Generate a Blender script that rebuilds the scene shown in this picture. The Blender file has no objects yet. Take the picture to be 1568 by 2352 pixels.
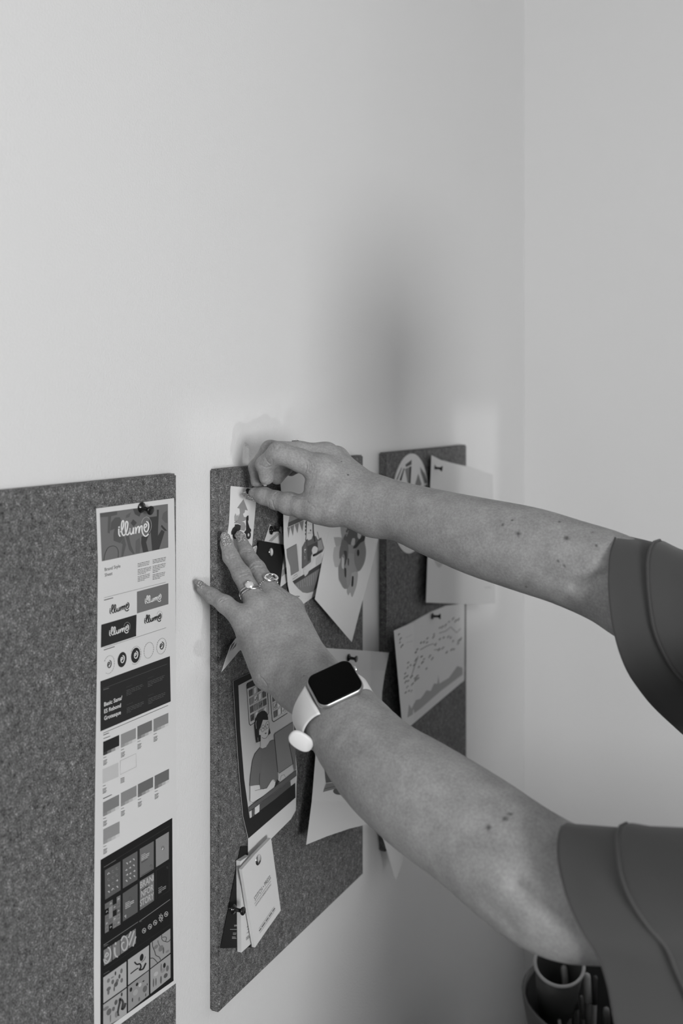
import bpy, bmesh, math, random
import numpy as np
from mathutils import Vector, Matrix, geometry
random.seed(7); np.random.seed(7)
SC = bpy.context.scene
COL = SC.collection
PI = math.pi

# ------------------------------------------------------------------ camera frame
FPX, CX, HY = 2500.0, 784.0, 934.0
YAW = math.radians(25)
CAM = Vector((0.59, 0.0, 1.50))
R_ = Vector((math.cos(YAW), math.sin(YAW), 0)); F_ = Vector((-math.sin(YAW), math.cos(YAW), 0)); U_ = Vector((0, 0, 1))
def P(px, py, Z):
    return CAM + R_*((px-CX)/FPX*Z) + F_*Z - U_*((py-HY)/FPX*Z)
def W(px, py, x):
    u = (px-CX)/FPX
    Z = (x-CAM.x)/(u*R_.x+F_.x)
    return P(px, py, Z)
def CV(r, u, f): return R_*r + U_*u + F_*f

# ------------------------------------------------------------------ materials
def lin(v): 
    v = v/255.0
    return v/12.92 if v < 0.04 else ((v+0.055)/1.055)**2.4
_m = {}
def mat(name, g, rough=0.6, metal=0.0, **kw):
    if name in _m: return _m[name]
    m = bpy.data.materials.new(name); m.use_nodes = True
    b = m.node_tree.nodes['Principled BSDF']
    b.inputs['Base Color'].default_value = (g, g, g, 1)
    b.inputs['Roughness'].default_value = rough; b.inputs['Metallic'].default_value = metal
    for k, v in kw.items(): b.inputs[k.replace('_', ' ')].default_value = v
    _m[name] = m
    return m
def nodes(m): return m.node_tree.nodes, m.node_tree.links, m.node_tree.nodes['Principled BSDF']
def add_noise_bump(m, scale, strength, dist=0.001, detail=4, gray=None, ramp=None):
    n, l, b = nodes(m)
    tc = n.new('ShaderNodeTexCoord'); no = n.new('ShaderNodeTexNoise')
    no.inputs['Scale'].default_value = scale; no.inputs['Detail'].default_value = detail
    l.new(tc.outputs['Object'], no.inputs['Vector'])
    bu = n.new('ShaderNodeBump'); bu.inputs['Strength'].default_value = strength; bu.inputs['Distance'].default_value = dist
    l.new(no.outputs['Fac'], bu.inputs['Height']); l.new(bu.outputs['Normal'], b.inputs['Normal'])
    if ramp:
        r = n.new('ShaderNodeValToRGB'); el = r.color_ramp.elements
        el[0].position, g0 = ramp[0]; el[0].color = (g0, g0, g0, 1)
        el[1].position, g1 = ramp[-1]; el[1].color = (g1, g1, g1, 1)
        for p_, g_ in ramp[1:-1]:
            e = el.new(p_); e.color = (g_, g_, g_, 1)
        l.new(no.outputs['Fac'], r.inputs['Fac']); l.new(r.outputs['Color'], b.inputs['Base Color'])
    return m
M_WALL = add_noise_bump(mat('white_wall_paint', 0.80, 0.42), 420, 0.7, 0.0007, 5)
def cork_mat():
    m = mat('cork_fabric', 0.2, 0.85)
    n, l, b = nodes(m)
    tc = n.new('ShaderNodeTexCoord')
    v = n.new('ShaderNodeTexVoronoi'); v.inputs['Scale'].default_value = 1000
    no = n.new('ShaderNodeTexNoise'); no.inputs['Scale'].default_value = 850; no.inputs['Detail'].default_value = 3
    no2 = n.new('ShaderNodeTexNoise'); no2.inputs['Scale'].default_value = 160; no2.inputs['Detail'].default_value = 5
    for t in (v, no, no2): l.new(tc.outputs['Object'], t.inputs['Vector'])
    r = n.new('ShaderNodeValToRGB'); el = r.color_ramp.elements
    el[0].position = 0.34; el[0].color = (.010,)*3+(1,); el[1].position = 0.68; el[1].color = (.50,)*3+(1,)
    e = el.new(.44); e.color = (.10,)*3+(1,); e = el.new(.57); e.color = (.175,)*3+(1,)
    mx = n.new('ShaderNodeMix'); mx.data_type = 'FLOAT'; mx.inputs[0].default_value = .30
    l.new(no.outputs['Fac'], mx.inputs[2]); l.new(no2.outputs['Fac'], mx.inputs[3])
    l.new(mx.outputs[0], r.inputs['Fac'])
    mc = n.new('ShaderNodeMix'); mc.data_type = 'RGBA'; mc.blend_type = 'MULTIPLY'; mc.inputs[0].default_value = .45
    sep = n.new('ShaderNodeSeparateColor'); rr = n.new('ShaderNodeMapRange'); rr.inputs[3].default_value = .35; rr.inputs[4].default_value = 1.35
    l.new(v.outputs['Color'], sep.inputs[0]); l.new(sep.outputs[0], rr.inputs[0])
    l.new(r.outputs['Color'], mc.inputs[6]); l.new(rr.outputs[0], mc.inputs[7]); l.new(mc.outputs[2], b.inputs['Base Color'])
    bu = n.new('ShaderNodeBump'); bu.inputs['Strength'].default_value = .6; bu.inputs['Distance'].default_value = .0008
    l.new(mx.outputs[0], bu.inputs['Height']); l.new(bu.outputs['Normal'], b.inputs['Normal'])
    return m
M_CORK = cork_mat()
M_BLACK = mat('black_glossy_plastic', 0.012, 0.18)
M_STEEL = mat('polished_steel', 0.75, 0.16, 1.0)
M_SILVER = mat('polished_silver', 0.85, 0.14, 1.0)
def ink(g):
    g = round(max(g, .006), 3)
    return mat('printed_ink_%03d' % int(g*1000), g, 0.6, 0, Specular_IOR_Level=.08)

# ------------------------------------------------------------------ objects
def tag(o, label=None, cat=None, group=None, kind=None):
    if label: o['label'] = label
    if cat: o['category'] = cat
    if group: o['group'] = group
    if kind: o['kind'] = kind
    return o
def empty(name, loc, label, cat, group=None):
    o = bpy.data.objects.new(name, None); o.location = loc; o.empty_display_size = .02
    COL.objects.link(o); return tag(o, label, cat, group)
def mesh_obj(name, verts, faces, mats, fmat=None, parent=None, smooth=False, origin=None):
    origin = Vector(origin) if origin is not None else Vector((0, 0, 0))
    if origin.length: verts = [tuple(Vector(v)-origin) for v in verts]
    me = bpy.data.meshes.new(name); me.from_pydata([tuple(v) for v in verts], [], faces)
    for m in (mats if isinstance(mats, (list, tuple)) else [mats]): me.materials.append(m)
    if fmat is not None: me.polygons.foreach_set('material_index', fmat)
    if smooth: me.polygons.foreach_set('use_smooth', [True]*len(me.polygons))
    me.update()
    o = bpy.data.objects.new(name, me); COL.objects.link(o)
    o.location = origin
    if parent is not None:
        o.parent = parent; o.location = origin - parent.location
    return o
def bm_obj(name, bm, mats, parent=None, smooth=False, origin=None):
    bm.verts.ensure_lookup_table(); bm.verts.index_update()
    vs = [v.co.copy() for v in bm.verts]; fs = [[v.index for v in f.verts] for f in bm.faces]
    fm = [f.material_index for f in bm.faces]; bm.free()
    return mesh_obj(name, vs, fs, mats, fm, parent, smooth, origin)
def box_bm(lo, hi, bev=0.0, seg=2, bm=None):
    b = bmesh.new()
    bmesh.ops.create_cube(b, size=1)
    lo, hi = Vector(lo), Vector(hi)
    for v in b.verts:
        v.co = Vector(((lo[i]+hi[i])/2 + v.co[i]*(hi[i]-lo[i]) for i in range(3)))
    if bev: bmesh.ops.bevel(b, geom=b.edges[:], offset=bev, segments=seg, affect='EDGES')
    return b
def frame(axis):
    a = Vector(axis).normalized()
    t = Vector((0, 0, 1)) if abs(a.z) < .9 else Vector((1, 0, 0))
    e = a.cross(t).normalized(); return a, e, a.cross(e).normalized()
def lathe(profile, base, axis, seg=24, V=None, F=None):
    """profile: list of (distance along axis, radius)"""
    V = [] if V is None else V; F = [] if F is None else F
    a, e, f = frame(axis); base = Vector(base); s = len(V)
    for (d, r) in profile:
        for k in range(seg):
            th = 2*PI*k/seg
            V.append(base + a*d + (e*math.cos(th)+f*math.sin(th))*max(r, 1e-5))
    for i in range(len(profile)-1):
        for k in range(seg):
            k2 = (k+1) % seg
            F.append((s+i*seg+k, s+i*seg+k2, s+(i+1)*seg+k2, s+(i+1)*seg+k))
    F.append(tuple(s+k for k in reversed(range(seg)))); n = s+(len(profile)-1)*seg
    F.append(tuple(n+k for k in range(seg)))
    return V, F
def tube(pts, r, seg=10, closed=False, V=None, F=None):
    V = [] if V is None else V; F = [] if F is None else F
    pts = [Vector(p) for p in pts]; n = len(pts); s = len(V); prev = None
    for i, p in enumerate(pts):
        a = (pts[(i+1) % n]-pts[i-1]) if closed else (pts[min(i+1, n-1)]-pts[max(i-1, 0)])
        a.normalize()
        if prev is None: _, e, _ = frame(a)
        else: e = (prev - a*prev.dot(a)).normalized()
        prev = e; f = a.cross(e); rr = r[i] if isinstance(r, (list, tuple)) else r
        for k in range(seg):
            th = 2*PI*k/seg; V.append(p+(e*math.cos(th)+f*math.sin(th))*rr)
    for i in range(n if closed else n-1):
        i2 = (i+1) % n
        for k in range(seg):
            k2 = (k+1) % seg
            F.append((s+i*seg+k, s+i*seg+k2, s+i2*seg+k2, s+i2*seg+k))
    if not closed:
        F.append(tuple(s+k for k in reversed(range(seg)))); F.append(tuple(s+(n-1)*seg+k for k in range(seg)))
    return V, F
def catmull(pts, n):
    pts = [Vector(p) if not isinstance(p, Vector) else p for p in pts]; out = []
    for i in range(len(pts)-1):
        p0 = pts[max(i-1, 0)]; p1 = pts[i]; p2 = pts[i+1]; p3 = pts[min(i+2, len(pts)-1)]
        for k in range(n):
            t = k/n
            out.append(.5*((2*p1)+(p2-p0)*t+(2*p0-5*p1+4*p2-p3)*t*t+(3*p1-p0-3*p2+p3)*t**3))
    out.append(pts[-1]); return out

# ------------------------------------------------------------------ the room
FLOORZ = 0.0; YB = 2.13; XR = 3.6; YF = -2.8; H = 2.7
def wallbox(name, lo, hi, m):
    return tag(bm_obj(name, box_bm(lo, hi), m), kind='structure')
wallbox('wall_left', (-.12, YF, 0), (0, YB, H), M_WALL)
wallbox('wall_back', (-.12, YB, 0), (XR, YB+.12, H), M_WALL)
wallbox('ceiling', (-.12, YF, H), (XR, YB+.12, H+.1), mat('ceiling_paint', .5, .8))
wallbox('floor', (-.12, YF, -.1), (XR, YB+.12, 0), mat('dark_carpet', .07, .9))
# right-hand wall with its window openings
WINS = [(-2.68, -1.43, .99, 2.04), (-1.41, -1.04, .18, .61), (-.61, -.28, .18, .61)]
def addb(bm, lo, hi):
    b2 = box_bm(lo, hi); me = bpy.data.meshes.new('t'); b2.to_mesh(me); b2.free(); bm.from_mesh(me); bpy.data.meshes.remove(me)
bm = bmesh.new(); y = YF
for (y0, y1, z0, z1) in WINS:
    addb(bm, (XR, y, 0), (XR+.12, y0, H)); addb(bm, (XR, y0, 0), (XR+.12, y1, z0)); addb(bm, (XR, y0, z1), (XR+.12, y1, H)); y = y1
addb(bm, (XR, y, 0), (XR+.12, YB, H))
tag(bm_obj('wall_right', bm, mat('grey_wall_paint', .2, .7)), kind='structure')
for i, (y0, y1, z0, z1) in enumerate(WINS):
    bm = bmesh.new(); q = .02
    for (a, b_, c_, d_) in ((y0, y0+q, z0, z1), (y1-q, y1, z0, z1), (y0, y1, z0, z0+q), (y0, y1, z1-q, z1)): addb(bm, (XR+.03, a, c_), (XR+.08, b_, d_))
    tag(bm_obj('window_%d' % (i+1), bm, mat('white_frame_paint', .75, .4)), kind='structure')

# ------------------------------------------------------------------ camera, light, view
cd = bpy.data.cameras.new('camera'); cam = bpy.data.objects.new('camera', cd); COL.objects.link(cam)
cam.location = CAM; cam.rotation_euler = (PI/2, 0, YAW)
cd.sensor_fit = 'HORIZONTAL'; cd.sensor_width = 24; cd.lens = 24*FPX/1568
cd.shift_y = -(1176-HY)/1568; cd.clip_start = .01
cd.dof.use_dof = True; cd.dof.focus_distance = 1.08; cd.dof.aperture_fstop = 5.6
SC.camera = cam
def area(name, loc, target, sx, sy, power, spread=180):
    ld = bpy.data.lights.new(name, 'AREA'); ld.shape = 'RECTANGLE'; ld.size = sx; ld.size_y = sy; ld.energy = power; ld.spread = math.radians(spread)
    o = bpy.data.objects.new(name, ld); COL.objects.link(o); o.location = loc
    o.rotation_euler = (Vector(target)-Vector(loc)).to_track_quat('-Z', 'Y').to_euler(); return o
area('window_daylight', (XR-.01, -2.05, 1.49), (XR-1.01, -1.34, 1.92), 1.2, 1.0, 118)
area('ceiling_light', (1.9, -.9, H-.03), (1.9, -.9, 0), .9, .6, 9)
area('sunlit_sill_bounce', (1.6, -.35, .95), (0, 1.0, 1.5), .12, .12, 1.4)
sl = bpy.data.lights.new('reflected_sun', 'SUN'); sl.energy = .32; sl.angle = math.radians(.7)
so_ = bpy.data.objects.new('reflected_sun', sl); COL.objects.link(so_); so_.location = (4.5, -.3, .6); so_.rotation_euler = Vector((-1, .62, .25)).to_track_quat('-Z', 'Y').to_euler()
w = bpy.data.worlds.new('room_air'); SC.world = w; w.use_nodes = True
w.node_tree.nodes['Background'].inputs[0].default_value = (1, 1, 1, 1)
w.node_tree.nodes['Background'].inputs[1].default_value = 0.03
SC.view_settings.view_transform = 'Standard'; SC.view_settings.look = 'None'; SC.view_settings.gamma = 1
SC.view_settings.use_curve_mapping = False; SC.view_settings.exposure = 0.24

# ------------------------------------------------------------------ pin boards
BT, BB, XB = 1.4365, 0.885, 0.011
def board(y0, y1, label, notch=False):
    bm = box_bm((0, y0, BB), (XB, y1, BT), .0016, 2)
    o = bm_obj('pin_board', bm, M_CORK, origin=(0, (y0+y1)/2, BB))
    return tag(o, label, 'pin board')
board(.509, .8715, 'grey cork pin board nearest the camera holding the long brand style sheet')
board(.9473, 1.3093, 'grey cork pin board behind both hands, crowded with cards and posters')
board(1.3868, 1.735, 'farthest grey cork pin board with the round emblem and handwritten card')
# ------------------------------------------------------------------ signed distance modelling of the skin
def A3(v): return np.array([v.x, v.y, v.z], dtype=np.float32)
def cap(p, a, b, ra, rb):
    ba = b-a; pa = p-a
    t = np.clip((pa@ba)/max(float(ba@ba), 1e-12), 0, 1).astype(np.float32)
    d = pa-t[:, None]*ba
    return np.sqrt((d*d).sum(1)) - (ra+(rb-ra)*t)
def smin(a, b, k):
    h = np.clip(k-np.abs(a-b), 0, None)/k
    return np.minimum(a, b)-h*h*k*.25
def chain(js):
    """js: list of (Vector, r) -> primitive list"""
    return [(A3(js[i][0]), A3(js[i+1][0]), js[i][1], js[i+1][1]) for i in range(len(js)-1)]
def eval_chain(p, prims, k):
    d = None
    for (a, b, ra, rb) in prims:
        c = cap(p, a, b, ra, rb); d = c if d is None else smin(d, c, k)
    return d
class Limb:
    def __init__(s, core, fingers, kcore=.012, kf=.004, kj=.007, fore=None):
        s.core, s.fingers, s.kcore, s.kf, s.kj, s.fore = core, fingers, kcore, kf, kj, fore or []
    def __call__(s, p):
        c = eval_chain(p, s.core, s.kcore)
        if s.fore: c = smin(c, eval_chain(p, s.fore, .002), .018)
        d = c
        for f in s.fingers:
            d = np.minimum(d, smin(c, eval_chain(p, f, s.kf), s.kj))
        return d
    def bounds(s):
        pts = []
        for pr in [s.core, s.fore]+s.fingers:
            for (a, b, ra, rb) in pr: pts += [a-ra, a+ra, b-rb, b+rb]
        pts = np.array(pts); return pts.min(0)-.01, pts.max(0)+.01
def surface_nets(f, lo, hi, h, blk=8):
    n = np.ceil((hi-lo)/(h*blk)).astype(int)
    g = np.stack(np.meshgrid(*[np.arange(k) for k in n], indexing='ij'), -1).reshape(-1, 3)
    cen = lo+(g+.5)*h*blk
    dist = np.concatenate([f(cen[i:i+200000].astype(np.float32)) for i in range(0, len(cen), 200000)])
    keep = g[np.abs(dist) < h*blk*.5*1.7321*1.35+.002]
    o = np.stack(np.meshgrid(*[np.arange(blk)]*3, indexing='ij'), -1).reshape(-1, 3)
    cells = (keep[:, None, :]*blk+o[None]).reshape(-1, 3)
    N = (n*blk+2).astype(np.int64)
    key = lambda c: (c[:, 0].astype(np.int64)*N[1]+c[:, 1])*N[2]+c[:, 2]
    corners = np.stack(np.meshgrid([0, 1], [0, 1], [0, 1], indexing='ij'), -1).reshape(-1, 3)
    ck = key(cells)
    strd = np.array([N[1]*N[2], N[2], 1], dtype=np.int64); coff = corners@strd
    allk = np.unique((ck[:, None]+coff[None]).ravel())
    gx = allk//(N[1]*N[2]); gy = (allk//N[2]) % N[1]; gz = allk % N[2]
    pp = (lo+np.stack([gx, gy, gz], 1)*h).astype(np.float32)
    val = np.concatenate([f(pp[i:i+200000]) for i in range(0, len(pp), 200000)])
    cv = np.stack([val[np.searchsorted(allk, ck+c)] for c in coff], 1)
    ins = cv < 0; act = ins.any(1) & ~ins.all(1)
    cells = cells[act]; cv = cv[act]; ck = ck[act]
    order = np.argsort(ck); cells = cells[order]; cv = cv[order]; ck = ck[order]
    acc = np.zeros((len(cells), 3)); cnt = np.zeros(len(cells))
    for i in range(8):
        for j in range(i+1, 8):
            df = corners[j]-corners[i]
            if np.abs(df).sum() != 1: continue
            a = cv[:, i]; b = cv[:, j]; m = (a < 0) != (b < 0)
            t = np.where(m, a/np.where(m, a-b, 1), 0)
            acc[m] += corners[i]+t[m, None]*df; cnt[m] += 1
    verts = lo+(cells+acc/cnt[:, None])*h
    faces = []
    for ax in range(3):
        b_, c_ = (ax+1) % 3, (ax+2) % 3
        i0 = 0; i1 = [k for k in range(8) if (corners[k] == np.eye(3, dtype=int)[ax]).all()][0]
        a = cv[:, i0] < 0; b = cv[:, i1] < 0; m = a != b
        kk = ck[m]
        q = [kk, kk-strd[b_], kk-strd[b_]-strd[c_], kk-strd[c_]]
        idx = [np.clip(np.searchsorted(ck, x), 0, len(ck)-1) for x in q]
        ok = np.all([ck[i] == x for i, x in zip(idx, q)], 0)
        quad = np.stack(idx, 1)[ok]; fl = ~a[m][ok]
        quad[fl] = quad[fl][:, ::-1]
        faces.append(quad)
    return verts, np.concatenate(faces)
def grad(f, v):
    e = .0006; g = np.zeros_like(v)
    for k in range(3):
        d = np.zeros(3); d[k] = e
        g[:, k] = f((v+d).astype(np.float32))-f((v-d).astype(np.float32))
    return g/np.maximum(np.linalg.norm(g, axis=1, keepdims=True), 1e-9)
def trace(f, px, py, z0=.5, z1=1.25):
    """first point of surface f along the line of sight"""
    Z = np.linspace(z0, z1, 900)
    pts = np.array([A3(P(px, py, z)) for z in (z0, z1)])
    p = pts[0]+(Z-z0)[:, None]/(z1-z0)*(pts[1]-pts[0])
    d = f(p.astype(np.float32)); i = np.argmax(d < 0)
    return p[i] if (d < 0).any() else None

def resamp(js, n=5):
    q = catmull([Vector((v.x, v.y, v.z, r)) for v, r in js], n); return [(Vector(v[:3]), v[3]) for v in q]
# ---- left hand and arm
def J(px, py, Z, r): return (P(px, py, Z), r)
lW = (705, 1568, 1.0)
L_core = []
# forearm
L_fore = [J(706, 1568, 1.0, .0265), J(740, 1600, .975, .0300), J(781, 1646, .953, .0345), J(868, 1752, .905, .0395), J(965, 1827, .87, .0435),
          J(1085, 1908, .835, .0445), J(1200, 1995, .80, .0455), J(1290, 2045, .78, .0455), J(1400, 2062, .755, .042), J(1560, 2068, .72, .040), J(1800, 2060, .67, .042), (Vector((.62, .70, 1.23)), .050)]
L_forec = chain(resamp(L_fore, 4))
for (mx, my, mz, r1), (wx, wy, wz, r2) in (((563, 1424, 1.042, .0105), (668, 1572, 1.0, .0165)), ((594, 1396, 1.052, .0118), (688, 1560, 1.0, .018)),
                            ((638, 1384, 1.060, .0122), (712, 1552, 1.0, .018)), ((669, 1402, 1.058, .0118), (722, 1545, 1.0, .0175))):
    L_core += chain([J(mx, my, mz, r1), J(wx, wy, wz, r2)])
L_core += chain([J(572, 1460, 1.045, .012), J(620, 1545, 1.015, .0175)])
L_core += chain([J(655, 1440, 1.075, .015), J(700, 1510, 1.04, .017)])
L_f = [
 [J(560, 1424, 1.042, .0112), J(517, 1388, 1.056, .0084), J(486, 1368, 1.066, .0070), J(464, 1352, 1.072, .0054)],
 [J(594, 1396, 1.052, .0112), J(555, 1320, 1.076, .0088), J(530, 1279, 1.090, .0077), J(520, 1248, 1.097, .0066)],
 [J(636, 1382, 1.060, .0112), J(590, 1306, 1.092, .0082), J(565, 1268, 1.110, .0073), J(555, 1244, 1.120, .0064)],
 [J(668, 1400, 1.060, .011), J(650, 1385, 1.10, .009), J(625, 1358, 1.13, .0078), J(602, 1336, 1.155, .0066)],
 [J(700, 1500, 1.04, .016), J(672, 1450, 1.09, .012), J(655, 1410, 1.125, .010), J(640, 1385, 1.15, .0078)],
]
LH = Limb(L_core, [chain(f) for f in L_f], fore=L_forec)
# ---- right hand and arm
R_fore = [J(872, 1163, 1.07, .0275), J(935, 1180, 1.05, .0285), J(1000, 1202, 1.03, .0315), J(1100, 1233, 1.0, .0355), J(1210, 1262, .975, .0378),
          J(1300, 1290, .958, .0378), J(1405, 1330, .94, .0395), J(1480, 1379, .92, .0385), J(1580, 1422, .905, .039), J(1800, 1425, .90, .043), (Vector((.66, 1.03, 1.32)), .050)]
R_forec = chain(resamp(R_fore, 4)); R_core = []
for (mx, my, mz, r1), (wx, wy, wz, r2) in (((735, 1078, 1.085, .0128), (860, 1176, 1.070, .0185)), ((748, 1046, 1.105, .0125), (858, 1150, 1.080, .0195)),
                            ((772, 1056, 1.125, .0125), (862, 1150, 1.090, .018)), ((792, 1080, 1.14, .0115), (866, 1160, 1.095, .017))):
    R_core += chain([J(mx, my, mz, r1), J(wx, wy, wz, r2)])
R_core += chain([J(735, 1164, 1.082, .0165), J(840, 1176, 1.066, .0170)])
R_core += chain([J(722, 1118, 1.088, .0100), J(780, 1140, 1.078, .016)])
R_f = [
 [J(738, 1078, 1.085, .0128), J(690, 1058, 1.088, .0112), J(640, 1040, 1.090, .0108), J(609, 1067, 1.102, .0091), J(612, 1097, 1.107, .0074)],
 [J(750, 1046, 1.105, .0120), J(690, 1036, 1.108, .0094), J(620, 1033, 1.110, .0092), J(589, 1073, 1.124, .0079), J(590, 1106, 1.130, .0066)],
 [J(772, 1052, 1.125, .0115), J(690, 1038, 1.135, .0090), J(655, 1072, 1.155, .0080), J(636, 1098, 1.155, .0070)],
 [J(790, 1080, 1.14, .0105), J(720, 1056, 1.165, .0085), J(690, 1066, 1.175, .0075), J(668, 1080, 1.175, .0065)],
 [J(760, 1170, 1.078, .0165), J(697, 1164, 1.090, .0118), J(664, 1157, 1.100, .0112), J(634, 1149, 1.110, .0092), J(606, 1139, 1.118, .0086), J(585, 1134, 1.124, .0067)],
]
RH = Limb(R_core, [chain(f) for f in R_f], fore=R_forec)

# ---- head, neck and torso (coarser)
SHc = Vector((.70, .87, 0))
def V3(x, y, z): return Vector((x, y, z))
T_core = chain([(V3(.70, .87, 1.00), .115), (V3(.70, .87, 1.22), .105), (V3(.70, .87, 1.30), .07), (V3(.69, .82, 1.42), .050), (V3(.68, .77, 1.50), .055)])
T_core += chain([(V3(.64, .71, 1.24), .052), (V3(.71, .83, 1.30), .055)]) + chain([(V3(.68, 1.02, 1.31), .050), (V3(.71, .92, 1.30), .055)])
T_head = chain([(V3(.685, .76, 1.565), .078), (V3(.71, .76, 1.57), .078)]) + chain([(V3(.665, .76, 1.49), .048), (V3(.64, .76, 1.455), .026)])
T_head += chain([(V3(.612, .76, 1.545), .006), (V3(.596, .76, 1.515), .011)])                       # nose
T_head += chain([(V3(.613, .745, 1.482), .006), (V3(.613, .775, 1.482), .006)]) + chain([(V3(.614, .75, 1.490), .005), (V3(.614, .77, 1.490), .005)])  # lips
for s in (-1, 1):
    T_head += chain([(V3(.70, .76+s*.080, 1.55), .014), (V3(.70, .76+s*.082, 1.52), .010)])
TORSO = Limb(T_core+T_head, [], kcore=.03)

def crease_pts(f, lines):
    out = []
    for ln in lines:
        pl = catmull([Vector((a, b, 0)) for a, b in ln], 8)
        for q in pl:
            h = trace(f, q.x, q.y)
            if h is not None: out.append(h)
    return np.array(out)
L_cr = [  # knuckle folds of the left hand, as lines across the skin
 [(521, 1276), (530, 1278), (540, 1275)], [(524, 1281), (532, 1282), (539, 1280)],
 [(546, 1322), (556, 1317), (572, 1313)], [(549, 1318), (560, 1314), (570, 1309)], [(550, 1326), (560, 1322), (573, 1318)],
 [(555, 1269), (565, 1267), (574, 1268)], [(556, 1264), (566, 1263), (573, 1264)],
 [(575, 1303), (586, 1296), (598, 1296)], [(577, 1308), (588, 1303), (601, 1304)], [(578, 1298), (588, 1292), (596, 1292)],
 [(503, 1380), (507, 1376), (514, 1374)], [(507, 1384), (511, 1380), (519, 1377)], [(481, 1361), (484, 1366)],
 [(630, 1351), (645, 1360), (655, 1372)], [(640, 1350), (651, 1358), (660, 1368)], [(604, 1372), (606, 1388), (611, 1404)],
 [(596, 1552), (606, 1562), (614, 1574)], [(560, 1384), (570, 1400), (572, 1408)],
]
R_cr = [
 [(697, 1048), (707, 1056), (710, 1068), (708, 1084)], [(713, 1062), (715, 1074), (711, 1088)], [(719, 1064), (721, 1076), (716, 1090)],
 [(704, 1064), (704, 1076), (701, 1086)], [(727, 1081), (722, 1089), (714, 1097)], [(627, 1023), (628, 1030)], [(643, 1021), (640, 1028), (635, 1033)],
 [(625, 1054), (626, 1062), (624, 1070), (614, 1073), (602, 1070), (595, 1066)], [(611, 1054), (615, 1062), (621, 1066)], [(582, 1081), (592, 1083)],
 [(636, 1131), (630, 1136), (628, 1140)], [(625, 1150), (628, 1162), (633, 1172)], [(617, 1153), (618, 1165), (622, 1172)],
 [(672, 1138), (684, 1143), (700, 1147), (712, 1158), (722, 1166)], [(560+1190/7.84, 1118), (720, 1117)],
]
L_soft = [([(1185,2038),(1220,2062),(1250,2085),(1278,2112)], .0055, .0035), ([(1120,2085),(1150,2105),(1180,2140)], .007, .0015)]
R_soft = [([(1392,1318),(1360,1328),(1318,1345)], .005, .003), ([(1250,1320),(1300,1340),(1350,1345)], .008, .0018)]
MOLES = [(LH, 1122, 1901, .0017), (LH, 1159, 1881, .0016), (LH, 1171, 1870, .0014), (RH, 1154, 1206, .0013), (RH, 1190, 1226, .0017), (RH, 1301, 1236, .0019), (RH, 1369, 1254, .0012),
         (RH, 1177, 1195, .0010), (RH, 1296, 1298, .0010), (RH, 1282, 1288, .0008), (RH, 799, 1091, .0010), (RH, 1361, 1223, .0009), (RH, 1284, 1199, .0010),
         (LH, 770, 1594, .0008), (LH, 664, 1461, .0007), (LH, 699, 1552, .0008), (RH, 1209, 1348, .0009), (RH, 784, 1060, .0006), (LH, 1050, 1660, .001)]
vs, fs, mk, base = [], [], [], 0
for f, h, cr, part, cut in ((LH, .0008, L_cr, 0, .150), (LH, .0019, [], 1, .150), (RH, .0008, R_cr, 0, .205), (RH, .0019, [], 1, .205), (TORSO, .006, None, 0, 9)):
    lo, hi = f.bounds()
    if part == 0: hi[0] = min(hi[0], cut)
    else: lo[0] = cut-.007
    v, q = surface_nets(f, lo.astype(float), hi.astype(float), h)
    dark = np.zeros(len(v))
    if cr is not None:
        n = grad(f, v); cp = crease_pts(f, cr) if cr else []; disp = np.zeros(len(v))
        for c in cp:
            near = np.where(np.abs(v-c).max(1) < .004)[0]
            d2 = ((v[near]-c)**2).sum(1)
            disp[near] = np.maximum(disp[near], np.exp(-d2/(.00065**2)))
        v = v-n*disp[:, None]*.0009
        for (ln, w_, dp) in (L_soft if f is LH else R_soft):
            cp = crease_pts(f, [ln]); d2 = np.min([((v-c)**2).sum(1) for c in cp], 0); v = v-n*(np.exp(-d2/(w_*w_))*dp)[:, None]
        for (g, mx, my, r) in MOLES:
            if g is f:
                c = trace(f, mx, my)
                if c is not None:
                    d = np.sqrt(((v-c)**2).sum(1)); dark = np.maximum(dark, np.clip(1.6-d/r, 0, 1))
    vs.append(v); fs.append(q+base); mk.append(dark); base += len(v)
vs = np.concatenate(vs); fs = np.concatenate(fs); mk = np.concatenate(mk)
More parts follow.
